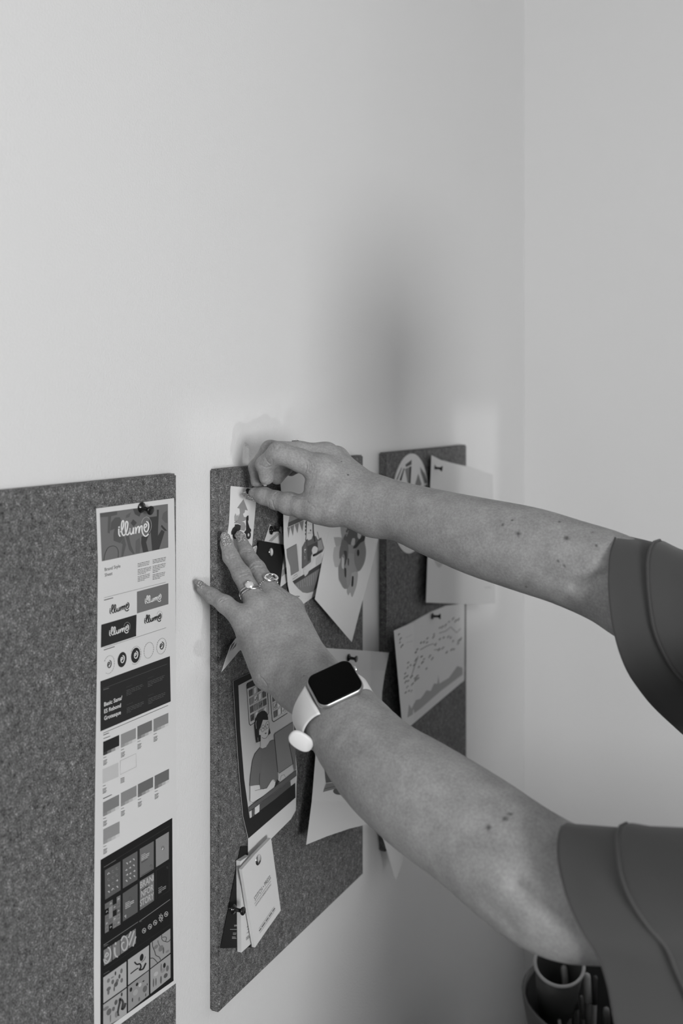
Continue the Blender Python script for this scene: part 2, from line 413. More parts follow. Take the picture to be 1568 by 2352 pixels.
def skin_mat():
    m = mat('skin', .40, .55); n, l, b = nodes(m)
    b.inputs['Specular IOR Level'].default_value = .35
    tc = n.new('ShaderNodeTexCoord')
    n1 = n.new('ShaderNodeTexNoise'); n1.inputs['Scale'].default_value = 60; n1.inputs['Detail'].default_value = 6
    n2 = n.new('ShaderNodeTexNoise'); n2.inputs['Scale'].default_value = 480; n2.inputs['Detail'].default_value = 4
    vo = n.new('ShaderNodeTexVoronoi'); vo.inputs['Scale'].default_value = 900
    for t in (n1, n2, vo): l.new(tc.outputs['Object'], t.inputs['Vector'])
    mx = n.new('ShaderNodeMix'); mx.data_type = 'FLOAT'; mx.inputs[0].default_value = .5
    l.new(n1.outputs['Fac'], mx.inputs[2]); l.new(n2.outputs['Fac'], mx.inputs[3])
    r = n.new('ShaderNodeValToRGB'); el = r.color_ramp.elements
    el[0].position = .3; el[0].color = (.22,)*3+(1,); el[1].position = .68; el[1].color = (.37,)*3+(1,)
    l.new(mx.outputs[0], r.inputs['Fac'])
    at = n.new('ShaderNodeAttribute'); at.attribute_name = 'mole'
    mc = n.new('ShaderNodeMix'); mc.data_type = 'RGBA'; mc.inputs[7].default_value = (.07, .07, .07, 1)
    l.new(at.outputs['Fac'], mc.inputs[0]); l.new(r.outputs['Color'], mc.inputs[6]); l.new(mc.outputs[2], b.inputs['Base Color'])
    bu = n.new('ShaderNodeBump'); bu.inputs['Strength'].default_value = .26; bu.inputs['Distance'].default_value = .0004
    ad = n.new('ShaderNodeMath'); ad.operation = 'ADD'
    l.new(n2.outputs['Fac'], ad.inputs[0]); l.new(vo.outputs['Distance'], ad.inputs[1])
    l.new(ad.outputs[0], bu.inputs['Height']); l.new(bu.outputs['Normal'], b.inputs['Normal'])
    return m
M_SKIN = skin_mat()
person = empty('person', (.70, .87, 0), 'person in dark flared short sleeves reaching both arms to the middle board', 'person')
org = Vector((.70, .87, 0)); me = bpy.data.meshes.new('body')
me.vertices.add(len(vs)); me.vertices.foreach_set('co', (vs-np.array(org)).ravel())
me.loops.add(len(fs)*4); me.loops.foreach_set('vertex_index', fs.ravel().astype(np.int32))
me.polygons.add(len(fs)); me.polygons.foreach_set('loop_start', np.arange(0, len(fs)*4, 4)); me.polygons.foreach_set('loop_total', np.full(len(fs), 4))
me.update(calc_edges=True); me.polygons.foreach_set('use_smooth', [True]*len(fs)); me.validate()
at = me.attributes.new('mole', 'FLOAT', 'POINT'); at.data.foreach_set('value', mk.astype(np.float32))
me.materials.append(M_SKIN)
body = bpy.data.objects.new('body', me); COL.objects.link(body); body.parent = person
print('body verts', len(vs))

# ---- finger nails
M_NAIL = mat('glitter_nail_polish', .4, .38, .1); n, l, b = nodes(M_NAIL)
tc = n.new('ShaderNodeTexCoord'); vo = n.new('ShaderNodeTexVoronoi'); vo.inputs['Scale'].default_value = 1500
r = n.new('ShaderNodeValToRGB'); el = r.color_ramp.elements; el[0].color = (.20,)*3+(1,); el[0].position = .70; el[1].position = .98; el[1].color = (.75,)*3+(1,)
sp = n.new('ShaderNodeSeparateColor'); l.new(tc.outputs['Object'], vo.inputs['Vector']); l.new(vo.outputs['Color'], sp.inputs[0]); l.new(sp.outputs[0], r.inputs['Fac'])
l.new(r.outputs['Color'], b.inputs['Base Color'])
def nail(rD, D, T, rt, dors, length=.0125, width=.0098, over=.0035, label=None):
    LD = (T-D).length
    """D, T: last joint and tip centre; rt: tip radius; dors: rough dorsal direction"""
    a = (T-D).normalized(); nrm = (dors-a*dors.dot(a)).normalized(); s = a.cross(nrm)
    V, F = [], []; nu, nv = 10, 14
    end = rt+over; start = end-length
    for side in (1, 0):
        for j in range(nv+1):
            v = j/nv; w = width/2*(1-.10*(1-v)) if v < .5 else width/2*(1-((v-.5)/.5)**2.2*.70)
            if v < .12: w *= .55+.45*math.sin(v/.12*PI/2)
            for i in range(nu+1):
                u = -1+2*i/nu
                ang = u*w/(rt*1.12); dist = -(start+length*v-rt*.25); rr = rt+(rD-rt)*max(0, min(1, dist/LD))+.0001+side*.0007-max(0, v-.6)**2*.012
                if v < .1: rr -= (.1-v)*.012
                V.append(T+a*(start+length*v-rt*.25)+s*(math.sin(ang)*rr)+nrm*(math.cos(ang)*rr+.0002))
    nn = (nu+1)*(nv+1)
    for j in range(nv):
        for i in range(nu):
            q = (j*(nu+1)+i, j*(nu+1)+i+1, (j+1)*(nu+1)+i+1, (j+1)*(nu+1)+i)
            F.append(q); F.append(tuple(x+nn for x in reversed(q)))
    for j in range(nv):
        for i in (0, nu):
            x, y = j*(nu+1)+i, (j+1)*(nu+1)+i; F.append((x, y, y+nn, x+nn))
    for j in (0, nv):
        for i in range(nu):
            x = j*(nu+1)+i; F.append((x, x+1, x+1+nn, x+nn))
    o = mesh_obj('fingernail', V, F, M_NAIL, parent=person, smooth=True)
    return o
tocam = lambda p: (CAM-p).normalized()
def nl(fj, dors, **k):
    D, T, rt = fj[-2][0], fj[-1][0], fj[-1][1]; nail(fj[-2][1], D, T, rt, dors, **k)
nl(L_f[0], tocam(L_f[0][-1][0])+U_*.9, width=.0085, length=.0125, over=.0050)
nl(L_f[1], tocam(L_f[1][-1][0])+U_*.2+R_*.05, width=.0112, length=.0160, over=.0058)
nl(L_f[2], tocam(L_f[2][-1][0])+U_*.2+R_*.05, width=.0108, length=.0160, over=.0058)
nl(R_f[0], CV(-.25, 0.1, .6), width=.0095, length=.0125, over=.0062)
nl(R_f[1], CV(-.45, .1, 1), width=.0095, length=.0105, over=.002)
nl(R_f[4], tocam(R_f[4][-1][0])*.8+CV(-.10, -1.15, 0), width=.0112, length=.0165, over=.0070)
# ------------------------------------------------------------------ printed papers on the boards
const = lambda x: (lambda a, b: x)
def area2(p): return sum(p[i][0]*p[(i+1) % len(p)][1]-p[(i+1) % len(p)][0]*p[i][1] for i in range(len(p)))/2
_fontcache = {}
def font_mesh(s, bold=False):
    k = (s, bold)
    if k in _fontcache: return _fontcache[k]
    c = bpy.data.curves.new('lettering', 'FONT'); c.body = s; c.resolution_u = 3
    if bold: c.offset = .018
    o = bpy.data.objects.new('lettering', c); COL.objects.link(o)
    dg = bpy.context.evaluated_depsgraph_get(); e = o.evaluated_get(dg); me = e.to_mesh()
    V = [(v.co.x, v.co.y) for v in me.vertices]; F = [tuple(p.vertices) for p in me.polygons]
    e.to_mesh_clear(); bpy.data.objects.remove(o); bpy.data.curves.remove(c)
    x0 = min(v[0] for v in V); x1 = max(v[0] for v in V)
    V = [((v[0]-x0)/(x1-x0), v[1]/.70) for v in V]        # width 1, cap height 1
    _fontcache[k] = (V, F); return V, F
class Sheet:
    """a pinned paper: outline and print are laid out on the board plane, 'off' is how far it stands off the wall"""
    def __init__(s, name, label, cat, outline, off, ref, albedo=.74, white=None, thick=.0003, group=None, crop=None, maxe=9):
        s.name, s.label, s.cat, s.off, s.ref, s.alb, s.group, s.maxe = name, label, cat, off, ref, albedo, group, maxe
        s.V, s.F, s.M, s.mats = [], [], [], []
        s.crop = crop or (0, 0, 1)
        ox, oy, k = s.crop
        outline = [(ox+a/k, oy+b/k) for a, b in outline] if crop else outline
        s.out = outline
        g = s.g(white if white is not None else ref)
        tri, pts = s._tess(outline, maxe)
        s._emit(pts, tri, g, 0); n = len(pts); b0 = len(s.V)
        for p in pts: s.V.append(W(p[0], p[1], s.off(*p)) - s._n(p)*thick)
        for t in tri: s.F.append(tuple(b0+i for i in reversed(t))); s.M.append(s.mi(g))
        # rim
        ec = {}
        for t in tri:
            for i in range(3):
                a, b = t[i], t[(i+1) % 3]; ec[(a, b)] = 1
        for (a, b) in list(ec):
            if (b, a) not in ec: s.F.append((b, a, b0+a, b0+b)); s.M.append(s.mi(g))
    def _n(s, p):
        e = 1.0; c = W(p[0], p[1], s.off(*p)); a = W(p[0]+e, p[1], s.off(p[0]+e, p[1])); b = W(p[0], p[1]-e, s.off(p[0], p[1]-e))
        n = (a-c).cross(b-c).normalized(); return n if n.x > 0 else -n
    def g(s, disp): return s.alb*lin(disp)/lin(s.ref)
    def mi(s, g):
        m = ink(g)
        if m not in s.mats: s.mats.append(m)
        return s.mats.index(m)
    def _tess(s, poly, maxe):
        pts = [tuple(map(float, p)) for p in poly]
        if area2(pts) < 0: pts = pts[::-1]
        tri = [tuple(t) for t in geometry.tessellate_polygon([[Vector((a, b, 0)) for a, b in pts]])]
        return s._sub(tri, pts, maxe)
    def _sub(s, tri, pts, maxe):
        pts = list(pts); 
        for _ in range(7):
            mid = {}; new = []; ch = False
            L = lambda a, b: math.hypot(pts[a][0]-pts[b][0], pts[a][1]-pts[b][1])
            def M_(a, b):
                k = (min(a, b), max(a, b))
                if k not in mid: mid[k] = len(pts); pts.append(((pts[a][0]+pts[b][0])/2, (pts[a][1]+pts[b][1])/2))
                return mid[k]
            for t in tri:
                sp = [L(t[i], t[(i+1) % 3]) > maxe for i in range(3)]
                if not any(sp): new.append(t); continue
                ch = True; poly = []
                for i in range(3):
                    poly.append(t[i])
                    if sp[i]: poly.append(M_(t[i], t[(i+1) % 3]))
                if len(poly) == 4:
                    k = [i for i in range(4) if poly[i] not in t][0]
                    r = poly[k:]+poly[:k]; new += [(r[0], r[1], r[2]), (r[0], r[2], r[3])]
                elif len(poly) == 5:
                    ms = [i for i in range(5) if poly[i] not in t]
                    # corner between the two midpoints
                    k = ms[0] if (ms[0]+2) % 5 == ms[1] else ms[1]
                    r = poly[k:]+poly[:k]; new += [(r[0], r[1], r[2]), (r[0], r[2], r[3]), (r[0], r[3], r[4])]
                else:
                    a, ab, b, bc, c, ca = poly; new += [(a, ab, ca), (ab, b, bc), (ca, bc, c), (ab, bc, ca)]
            tri = new
            if not ch: break
        # orient towards the room
        out = []
        for t in tri:
            a = [pts[i] for i in t]
            out.append(t if area2(a) < 0 else (t[0], t[2], t[1]))
        return out, pts
    def _emit(s, pts, tri, g, layer):
        b = len(s.V); k = s.mi(g)
        for p in pts: s.V.append(W(p[0], p[1], s.off(*p)) + Vector((1, 0, 0))*(.00012+.00012*layer))
        for t in tri: s.F.append(tuple(b+i for i in t)); s.M.append(k)
    def c(s, p): ox, oy, k = s.crop; return (ox+p[0]/k, oy+p[1]/k)
    def poly(s, pts, disp, layer=1, smooth=0):
        pts = [s.c(p) for p in pts]
        if smooth:
            q = catmull([Vector((a, b, 0)) for a, b in pts+pts[:1]], smooth)[:-1]; pts = [(v.x, v.y) for v in q]
        tri, pts = s._tess(pts, s.maxe); s._emit(pts, tri, s.g(disp), layer)
    def ell(s, c, rx, ry, disp, layer=2, n=20, skew=0):
        s.poly([(c[0]+rx*math.cos(2*PI*k/n), c[1]+ry*math.sin(2*PI*k/n)+skew*rx*math.cos(2*PI*k/n)) for k in range(n)], disp, layer)
    def line(s, pts, w, disp, layer=2, smooth=0, close=False, raw=False):
        """w in photograph pixels"""
        if not raw: pts = [s.c(p) for p in pts]
        if close: pts = pts+pts[:1]
        if smooth: pts = [(v.x, v.y) for v in catmull([Vector((a, b, 0)) for a, b in pts], smooth)]
        n = len(pts); Lp, Rp = [], []
        for i, p in enumerate(pts):
            a = pts[max(i-1, 0)]; b = pts[min(i+1, n-1)]; dx, dy = b[0]-a[0], b[1]-a[1]; l_ = math.hypot(dx, dy) or 1
            nx, ny = -dy/l_*w/2, dx/l_*w/2; Lp.append((p[0]+nx, p[1]+ny)); Rp.append((p[0]-nx, p[1]-ny))
        P_ = Lp+Rp; T = []
        for i in range(n-1): T += [(i, i+1, n+i+1), (i, n+i+1, n+i)]
        T, P_ = s._sub(T, P_, s.maxe); s._emit(P_, T, s.g(disp), layer)
    def text(s, txt, o, u, v, disp, layer=2, bold=False):
        """o, u, v already in photograph pixels: origin, baseline vector, cap height vector"""
        V, F = font_mesh(txt, bold); b = len(s.V); k = s.mi(s.g(disp))
        for (a, c_) in V:
            p = (o[0]+a*u[0]+c_*v[0], o[1]+a*u[1]+c_*v[1])
            s.V.append(W(p[0], p[1], s.off(*p)) + Vector((1, 0, 0))*(.00012+.00012*layer))
        for f in F: s.F.append(tuple(b+i for i in f)); s.M.append(k)
    def para(s, o, u, dv, rows, disp, w=.8, layer=2, frac=None):
        """rows of tiny print too small to read"""
        for r in range(rows):
            x0 = o[0]+dv[0]*r; y0 = o[1]+dv[1]*r; t = 0; end = (frac[r] if frac else random.uniform(.75, 1))
            while t < end-.04:
                l_ = min(random.uniform(.08, .26), end-t)
                s.line([(x0+u[0]*t, y0+u[1]*t), (x0+u[0]*(t+l_), y0+u[1]*(t+l_))], w, disp, layer, raw=True); t += l_+.035
    def done(s, parent=None):
        cx = sum(p[0] for p in s.out)/len(s.out); cy = sum(p[1] for p in s.out)/len(s.out)
        o = mesh_obj(s.name, s.V, s.F, s.mats, s.M, origin=W(cx, cy, s.off(cx, cy)))
        return tag(o, s.label, s.cat, s.group)

# ---- script logo strokes, laid out once from its largest printing (units: enlarged pixels)
LOGO = [[(450,565),(450,630),(456,685),(480,722)], [(478,632),(505,612),(530,560),(550,480),(548,430),(535,405),(515,430),(505,500),(505,580),(515,660),(545,702),(577,680)],
 [(577,680),(603,620),(622,540),(630,460),(615,425),(595,430),(582,500),(580,590),(595,670),(625,692),(650,660)],
 [(650,660),(668,600),(672,556),(670,620),(685,675),(705,677),(730,630),(742,545)], [(742,545),(741,620),(746,678)],
 [(778,535),(785,600),(785,670)], [(785,640),(808,560),(830,530),(846,530),(850,570),(848,610),(850,660)],
 [(850,640),(870,550),(895,515),(910,525),(909,600),(920,655),(945,702),(980,722),(1015,705),(1038,675)],
 [(935,560),(975,548),(1002,512),(995,482),(972,478),(955,505),(950,560),(962,610),(990,635),(1020,615),(1040,560),(1043,500),(1030,455),(995,425)]]
E_ = LOGO[8]
def logo(s, o, u, v, disp, w, ring=None, only_e=False, layer=3, wr=.7):
    """o: lower left of the word, u: its full width, v: its full height, in photograph pixels"""
    def mp(p):
        a = (p[0]-435)/615; b = (722+(-.13)*(p[0]-480)-p[1])/300
        if only_e: a = (p[0]-930)/115; b = (640-p[1])/215
        return (o[0]+u[0]*a+v[0]*b, o[1]+u[1]*a+v[1]*b)
    for si, st in enumerate([E_] if only_e else LOGO): s.line([mp(p) for p in st], w, disp, layer+.35*si, smooth=4, raw=True)
    if not only_e:
        p = mp((455, 535)); s.poly([( (p[0]+w*.65*math.cos(t)-s.crop[0])*s.crop[2], (p[1]+w*.65*math.sin(t)-s.crop[1])*s.crop[2]) for t in np.linspace(0, 2*PI, 10)[:-1]], disp, layer)
    if ring:
        for k in range(int(ring)):
            t0 = -2.9+4.2*k/ring; t1 = t0+4.2/ring*.62
            s.line([mp((1003+100*math.cos(t), 505+165*math.sin(t))) for t in (t0, (t0+t1)/2, t1)], wr, disp, layer, raw=True)

# ================= long brand style sheet
so = const(.0122)
S = Sheet('style_sheet', 'long narrow white printed brand style sheet hanging on the nearest pin board', 'poster',
 [(221,1168),(399.5,1144),(402,1271),(404,1530),(404.5,1700),(405,1900),(405.4,2257),(340,2305),(286,2345),(216.5,2397),(216.5,2352),(215.6,2227),(216.5,2092),(217.5,1940),(219,1787),(221,1643),(223,1530),(225,1290),(223,1220)], so, 196, maxe=500)
B = (220,1150,8.711); S.crop = B
S.poly([(75,250),(1437,65),(1445,938),(115,1213)], 104)
for p, g in (([(75,250),(420,205),(420,280),(300,310),(270,660),(230,640),(240,320),(80,330)], 84), ([(380,335),(470,330),(510,400),(440,560),(480,720),(560,720),(480,850),(350,800),(345,680),(370,560),(280,600),(300,430)], 82),
 ([(490,850),(560,720),(600,880),(540,1120),(500,1125),(530,870)], 86), ([(590,720),(650,690),(700,900),(770,1060),(740,1070),(660,980)], 84), ([(740,370),(815,440),(750,520),(690,450)], 72),
 ([(735,160),(830,170),(900,250),(865,320),(775,270)], 74), ([(905,720),(1060,660),(1000,830),(1045,1015),(940,1040),(900,850)], 62), ([(1070,330),(1215,310),(1215,180),(1255,180),(1235,700),(1310,580),(1370,620),(1260,970),(1120,1000),(1090,620),(1020,760)], 62),
 ([(1310,480),(1420,600),(1370,605),(1295,520)], 60), ([(1340,250),(1420,190),(1430,450),(1380,440),(1310,360)], 90), ([(790,800),(870,740),(890,900),(870,1040),(790,1050)], 92), ([(600,290),(700,230),(660,330),(590,350)], 90)): S.poly(p, g, 2)
S.line([(150,1200),(180,1050),(240,940),(330,905),(400,930),(440,1010),(438,1140)], 1.2, 60, 3, smooth=4)
logo(S, (269.9,1233), (70.6,-10.2), (0,-34.4), 208, 2.9, ring=34)
S.crop = (0,0,1)
S.text('Brand Style', (239.8,1312), (36,-9), (-.3,-7.6), 60); S.text('Sheet', (240,1324.5), (17.6,-4.4), (-.3,-7.6), 60)
for (o_, u_, rows) in (((315.5,1295),(27,-6.4),3),((315.5,1309),(31,-7.2),4),((315.5,1325),(28,-7),4),((349.7,1286.5),(30.5,-6.6),3),((349.7,1301),(29.5,-7),5),((349.7,1320.5),(28.5,-6.6),4)):
    S.para(o_, u_, (0,3.5), rows, 75, 1.15, frac=[1,.98,.95,.6,.4][:rows])
S.line([(238,1373),(380,1337)], .6, 90); S.line([(238,1378.5),(259,1373)], 1.6, 60)
S.poly([(314,1359),(386,1339.5),(386.2,1387.5),(314,1409)], 104); S.poly([(232,1435),(313,1411.5),(312,1461),(231,1487.5)], 45)
logo(S, (250.5,1411), (44.5,-13.5), (0,-19.5), 40, 1.9)
logo(S, (331.5,1387.5), (37,-11), (0,-17.5), 205, 1.7)
logo(S, (249.5,1461.5), (44.5,-13.5), (0,-19), 205, 1.9, ring=26, wr=.5)
logo(S, (330.5,1433), (38,-11), (0,-18.5), 40, 1.8, ring=26, wr=.5)
S.line([(238,1488),(381,1441.5)], .6, 90); S.line([(237.5,1493),(262.5,1485)], 1.5, 60)
for i, (x, y, filled, ring, hase) in enumerate(((249.5,1526.5,0,1,1),(279.5,1515,1,0,1),(310.5,1505,1,1,1),(340.8,1493.5,0,2,0),(370,1484,0,2,1))):
    if filled: S.ell((x,y), 10.3, 17.3, 44, skew=-.35)
    if hase: logo(S, (x-4.6, y+8.6), (9.6,-2.4), (0,-17), 205 if filled else 45, 2.0, only_e=True)
    if ring:
        for k in range(22):
            if ring == 1 and 7 < k < 13: continue
            t0 = 2*PI*k/22; t1 = t0+.2; q = 12.4 if ring == 1 else 11; h_ = 20.5 if ring == 1 else 18
            S.line([(x+q*math.cos(t), y+h_*math.sin(t)-.35*q*math.cos(t)) for t in (t0, t1)], .8, 80)
S.poly([(230,1565),(389.5,1507),(391.5,1611),(230,1680)], 43)
S.line([(236,1581.5),(383,1525)], .5, 95); S.line([(236.5,1584.5),(249,1580.5)], 1.1, 110)
for t, o_, w_ in (('Basic Sans/', (238.3,1622.5), 41.5), ('ES Rebond', (238.3,1638.5), 38.5), ('Grotesque', (238.3,1654.5), 38.5)): S.text(t, o_, (w_,-w_*.385), (0,-9.0), 200, 2, True)
for o_ in ((289.5,1578.5),(338.5,1558.5),(290,1619),(339.5,1598)):
    S.para(o_, (15,-6), (0,3), 1, 75, .6); S.para((o_[0], o_[1]+8), (39,-15.5), (0,3.6), 4, 100, .7, frac=[1,1,.9,.3])
S.line([(236,1684),(385,1620)], .9, 60); S.line([(236.5,1688.5),(249.5,1683)], 1.5, 60); S.line([(236.5,1696.5),(252.5,1690.5)], 1.3, 70)
def swatch(x, y, w_, h_, g, sl=-.44, tints=True):
    S.poly([(x,y),(x+w_,y+sl*w_),(x+w_,y+sl*w_+h_),(x,y+h_)], g, 1)
    if tints:
        for k in range(4):
            f = k/4; gg = g+(190-g)*(.12+.28*k); q = h_*.80
            S.poly([(x+w_*f,y+sl*w_*f+q),(x+w_*(f+.25),y+sl*w_*(f+.25)+q),(x+w_*(f+.25),y+sl*w_*(f+.25)+h_*1.02),(x+w_*f,y+sl*w_*f+h_*1.02)], gg, 2)
    S.line([(x,y+h_+6),(x+7,y+h_+3)], 1, 80)
    for k in range(4): S.line([(x,y+h_+13+k*3.2),(x+9-1.2*(k%2),y+h_+13+k*3.2-3.9)], 1.2, 70)
for a in ((236.3,1704,37,31,40),(277,1687,34.5,30,132),(315,1668.5,33.5,29.5,102),(352,1652,34,29,122)): swatch(*a)
swatch(235,1767,36.5,33,176,tints=False)
S.line([(275.5,1747.5),(311.5,1730.5),(312,1761),(275.5,1779)], .8, 150, close=True)
for k in range(4): S.line([(276,1789+k*3.2),(285,1785+k*3.2)], 1.2, 70)
S.line([(236,1834.5),(256,1825)], 1.6, 60)
for a in ((236,1843,37,32,116,-.5),(277,1821.5,36,30.5,126,-.5),(316,1801.5,35,29.5,98,-.5),(354.5,1782,33,30.5,98,-.5),(236.5,1905,37.5,34,133,-.5)): swatch(*a)
S.poly([(230.5,1975),(395,1878.5),(395.5,2000),(398,2252.5),(322,2306),(258,2352),(230,2372)], 31)
A_ = (225,1880,8.711); S.crop = A_
S.line([(110,975),(350,830)], 1.0, 110); S.line([(250,880),(1420,150)], .45, 70)
S.poly([(130,1035),(443,855),(445,1430),(135,1625)], 86, 2); S.poly([(485,825),(782,650),(785,1220),(490,1400)], 90, 2)
S.poly([(828,610),(1108,450),(1108,1010),(830,1185)], 100, 2); S.poly([(1148,420),(1410,262),(1410,810),(1152,975)], 130, 2)
S.poly([(487,1500),(785,1300),(787,1870),(490,2060)], 84, 2); S.poly([(828,1255),(1110,1085),(1113,1640),(832,1835)], 112, 2)
S.line([(1155,1040),(1415,885),(1418,1440),(1155,1610)], .6, 62, 2, close=True)
for (x, y) in ((570,895),(632,865),(705,815),(555,1030),(632,985),(705,935),(570,1125),(635,1100),(715,1050),(560,1245),(632,1190),(715,1150),(205,1340),(205,1465),(375,1365),(370,1240)):
    k = random.choice((-1,1)); S.line([(x-17,y+10*k),(x+17,y-14*k)], 1.2, 185, 3); S.line([(x+2,y-20),(x+17,y-14*k),(x+8,y+16)], 1.2, 185, 3)
for (x, y) in ((205,1100),(290,1410)): S.line([(x-25,y+25),(x,y-20),(x+22,y+5)], 1.3, 195, 3)
for (x, y) in ((290,1060),(370,1000),(290,1180),(205,1220),(290,1300),(370,1130)): S.line([(x+20*math.cos(t), y+26*math.sin(t)) for t in np.linspace(0,5.2,8)], .7, 130, 3)
for o_, u_, g in (((855,740),(85,-45),150),((855,775),(165,-90),160),((855,810),(160,-88),160),((855,840),(130,-72),150),((535,1700),(90,-50),150),((535,1735),(175,-100),160),((535,1770),(175,-100),160),((535,1805),(110,-62),150),
    ((1200,1400),(75,-45),110),((1200,1440),(150,-92),120),((1200,1475),(150,-92),120),((1200,1500),(60,-35),100)): S.line([o_, (o_[0]+u_[0]*.45, o_[1]+u_[1]*.45)], 2.0, g, 3); S.line([(o_[0]+u_[0]*.5, o_[1]+u_[1]*.5), (o_[0]+u_[0], o_[1]+u_[1])], 2.0, g, 3)
S.line([(858,885),(985,805)], 1, 50, 3); S.line([(860,1145),(1080,1010)], 1, 50, 3); S.line([(858,1440),(998,1345)], 2, 55, 4); S.line([(835,1800),(1105,1630)], 1, 70, 3)
for (x, y, a, b) in ((1290,590,24,40),(1055,950,20,30),(640,1600,24,34),(1375,985,12,24)): S.line([(x+a*math.cos(t), y+b*math.sin(t)) for t in np.linspace(2.6,7.6,10)], .9, 75, 3)
S.line([(1275,625),(1290,595),(1300,610)], 1.6, 200, 3); S.line([(520,1960),(548,1925),(545,1985)], 1.3, 190, 3)
S.crop = (0,0,1)
for t, o_, w_ in (('BRAN', (320.5,2041), 29), ('NFOR', (323,2061), 28.5), ('STORY', (320.5,2082), 31.5)): S.text(t, o_, (w_,-w_*.60), (0,-14.5), 165, 3, True)
S.line([(351,2022.5),(351,2009)], 2.0, 165, 3)
S.crop = A_
cells = [(0,0,100),(1,0,104),(3,0,112),(0,1,25),(1,1,128),(2,1,96),(3,1,104),(0,2,100),(1,2,128),(3,2,92),(0,3,104),(1,3,100),(2,3,118),(3,3,118),(0,4,112),(1,4,22),(2,4,112),(3,4,108)]
for (cx_, cy_, g) in cells:
    x = 132+78*cx_; y = 1708+118*cy_-45*cx_; S.poly([(x,y),(x+76,y-44),(x+76,y+72),(x,y+116)], g, 2)
    if g != 128: S.line([(x+22,y+55),(x+38,y+18),(x+56,y+35)], 1.2, 180 if (cx_+cy_) % 2 or g < 30 else 80, 3)
B2 = (225,2100,8.711); S.crop = B2
S.line([(105,615),(795,150)], 1.0, 120); S.line([(820,140),(1435,-300)], 1.2, 125); S.line([(105,1115),(1435,205)], .4, 55)
S.line([(108,620),(200,600)], 1.2, 90); S.line([(105,650),(180,612)], 1.2, 90); S.line([(105,1200),(218,1130)], 1.2, 95); S.line([(822,155),(870,130)], 1.2, 90)
for (x, y, k) in ((912,325,0),(1030,245,1),(1135,165,2),(1250,70,3),(1355,-5,4)):
    S.line([(x+35*math.cos(t), y+48*math.sin(t)-.35*35*math.cos(t)) for t in np.linspace(0,2*PI,14)], 1.1, 175, 3)
    S.line([(x-12,y+12),(x,y-20),(x+14,y-5),(x+4,y+22)], 1.4, 175, 3)
    if k == 3:
        for t in np.linspace(0, 2*PI, 9): S.line([(x+38*math.cos(t), y+60*math.sin(t)),(x+45*math.cos(t), y+85*math.sin(t))], 1.3, 175, 3)
for (q, L1) in (([(107,720),(265,615),(268,930),(112,1030)],0),([(278,610),(432,505),(437,810),(282,915)],1),([(443,500),(590,395),(592,700),(447,800)],2),([(598,385),(748,280),(750,580),(603,685)],3)): S.poly(q, 112, 2)
def st(p, w_, g, l_=3): S.line(p, w_, g, l_, smooth=4)
st([(185,660),(225,690),(245,790),(220,900),(165,975),(125,960),(112,890)], 3.6, 165); st([(120,880),(170,840),(200,800),(165,770),(130,850),(140,915),(175,935)], 3.0, 165)
st([(345,560),(340,610)], 3.6, 165); st([(325,660),(325,760),(345,830),(390,850)], 4.0, 165)
st([(450,530),(500,440),(560,470),(585,570),(560,680),(505,720),(465,640),(480,570),(520,560)], 3.4, 165); st([(600,470),(650,340)], 3.0, 165); st([(615,620),(715,330)], 3.2, 165); st([(690,640),(748,440)], 3.0, 165)
for q, g in (([(98,1265),(560,940),(562,1450),(100,1780)],158),([(98,1810),(565,1475),(568,1985),(425,2090),(250,2195),(98,2300)],152),([(592,910),(1012,615),(1012,1105),(595,1415)],158),([(592,1445),(1010,1125),(1012,1615),(595,1950)],134),([(1040,575),(1440,280),(1443,765),(1040,1080)],140),([(1040,1100),(1443,795),(1445,1265),(1042,1590)],145)): S.poly(q, g, 2)
# little figures in the six pictures
st([(640,1190),(740,1110),(800,1070)], 2.2, 40); st([(720,950),(770,1000),(830,990),(850,1050),(820,1110),(870,1100),(900,1080),(950,970)], 3.6, 40); S.ell((865,860), 38, 70, 35, 3, skew=-.6); st([(860,960),(920,900),(940,840)], 2.0, 110)
for (x, y, a, b, g) in ((200,1325,30,42,110),(340,1180,16,42,60),(460,1130,24,50,100),(420,1240,22,45,80),(280,1260,36,16,120),(285,1350,28,46,95),(375,1330,32,40,105),(350,1400,40,48,80),(465,1320,26,46,100),(205,1490,44,40,95),(200,1560,22,50,100),(315,1490,14,50,85),
    (210,1950,50,66,95),(350,1760,32,52,80),(430,1700,44,38,125),(465,1600,18,40,60),(300,1890,30,44,95),(150,1880,60,36,115),(360,2000,34,66,120),(240,2080,14,80,110),
    (650,1505,26,44,40),(772,1400,26,34,40),(832,1410,30,38,170),(900,1335,20,16,60),(930,1490,44,66,95),(975,1400,10,24,60),(945,1610,10,34,70),(740,1560,50,60,150),(815,1695,18,44,100),(680,1710,12,44,60),
    (1150,650,44,38,110),(1250,680,50,60,108),(1300,720,14,70,80),(1320,1020,26,52,40),(1380,1080,28,60,95),(1345,1225,40,46,80),(1150,1190,44,44,165),(1255,1060,16,80,110),(1100,1370,14,90,95),(1150,1350,14,80,95),(1250,1310,18,80,85),(1380,740,36,26,120),(1290,1120,50,44,130)): S.ell((x,y), a, b, g, 3, 12, skew=-.55)
st([(425,1790),(440,1690),(490,1760),(470,1900),(520,1850),(540,1770)], 5, 62); st([(420,1790),(390,1950),(405,2030)], 4.5, 62)
st([(1080,550),(1085,640),(1125,740),(1150,820),(1210,850),(1245,910)], 1.8, 60); st([(1265,410),(1275,510),(1340,545),(1400,545),(1440,500)], 1.5, 60); st([(1280,460),(1330,450),(1360,470),(1345,540)], 1.5, 70); st([(1040,880),(1100,880),(1180,965)], 1.8, 60); st([(1190,520),(1200,580),(1230,640)], 2.4, 100)
sheet_o = S.done()

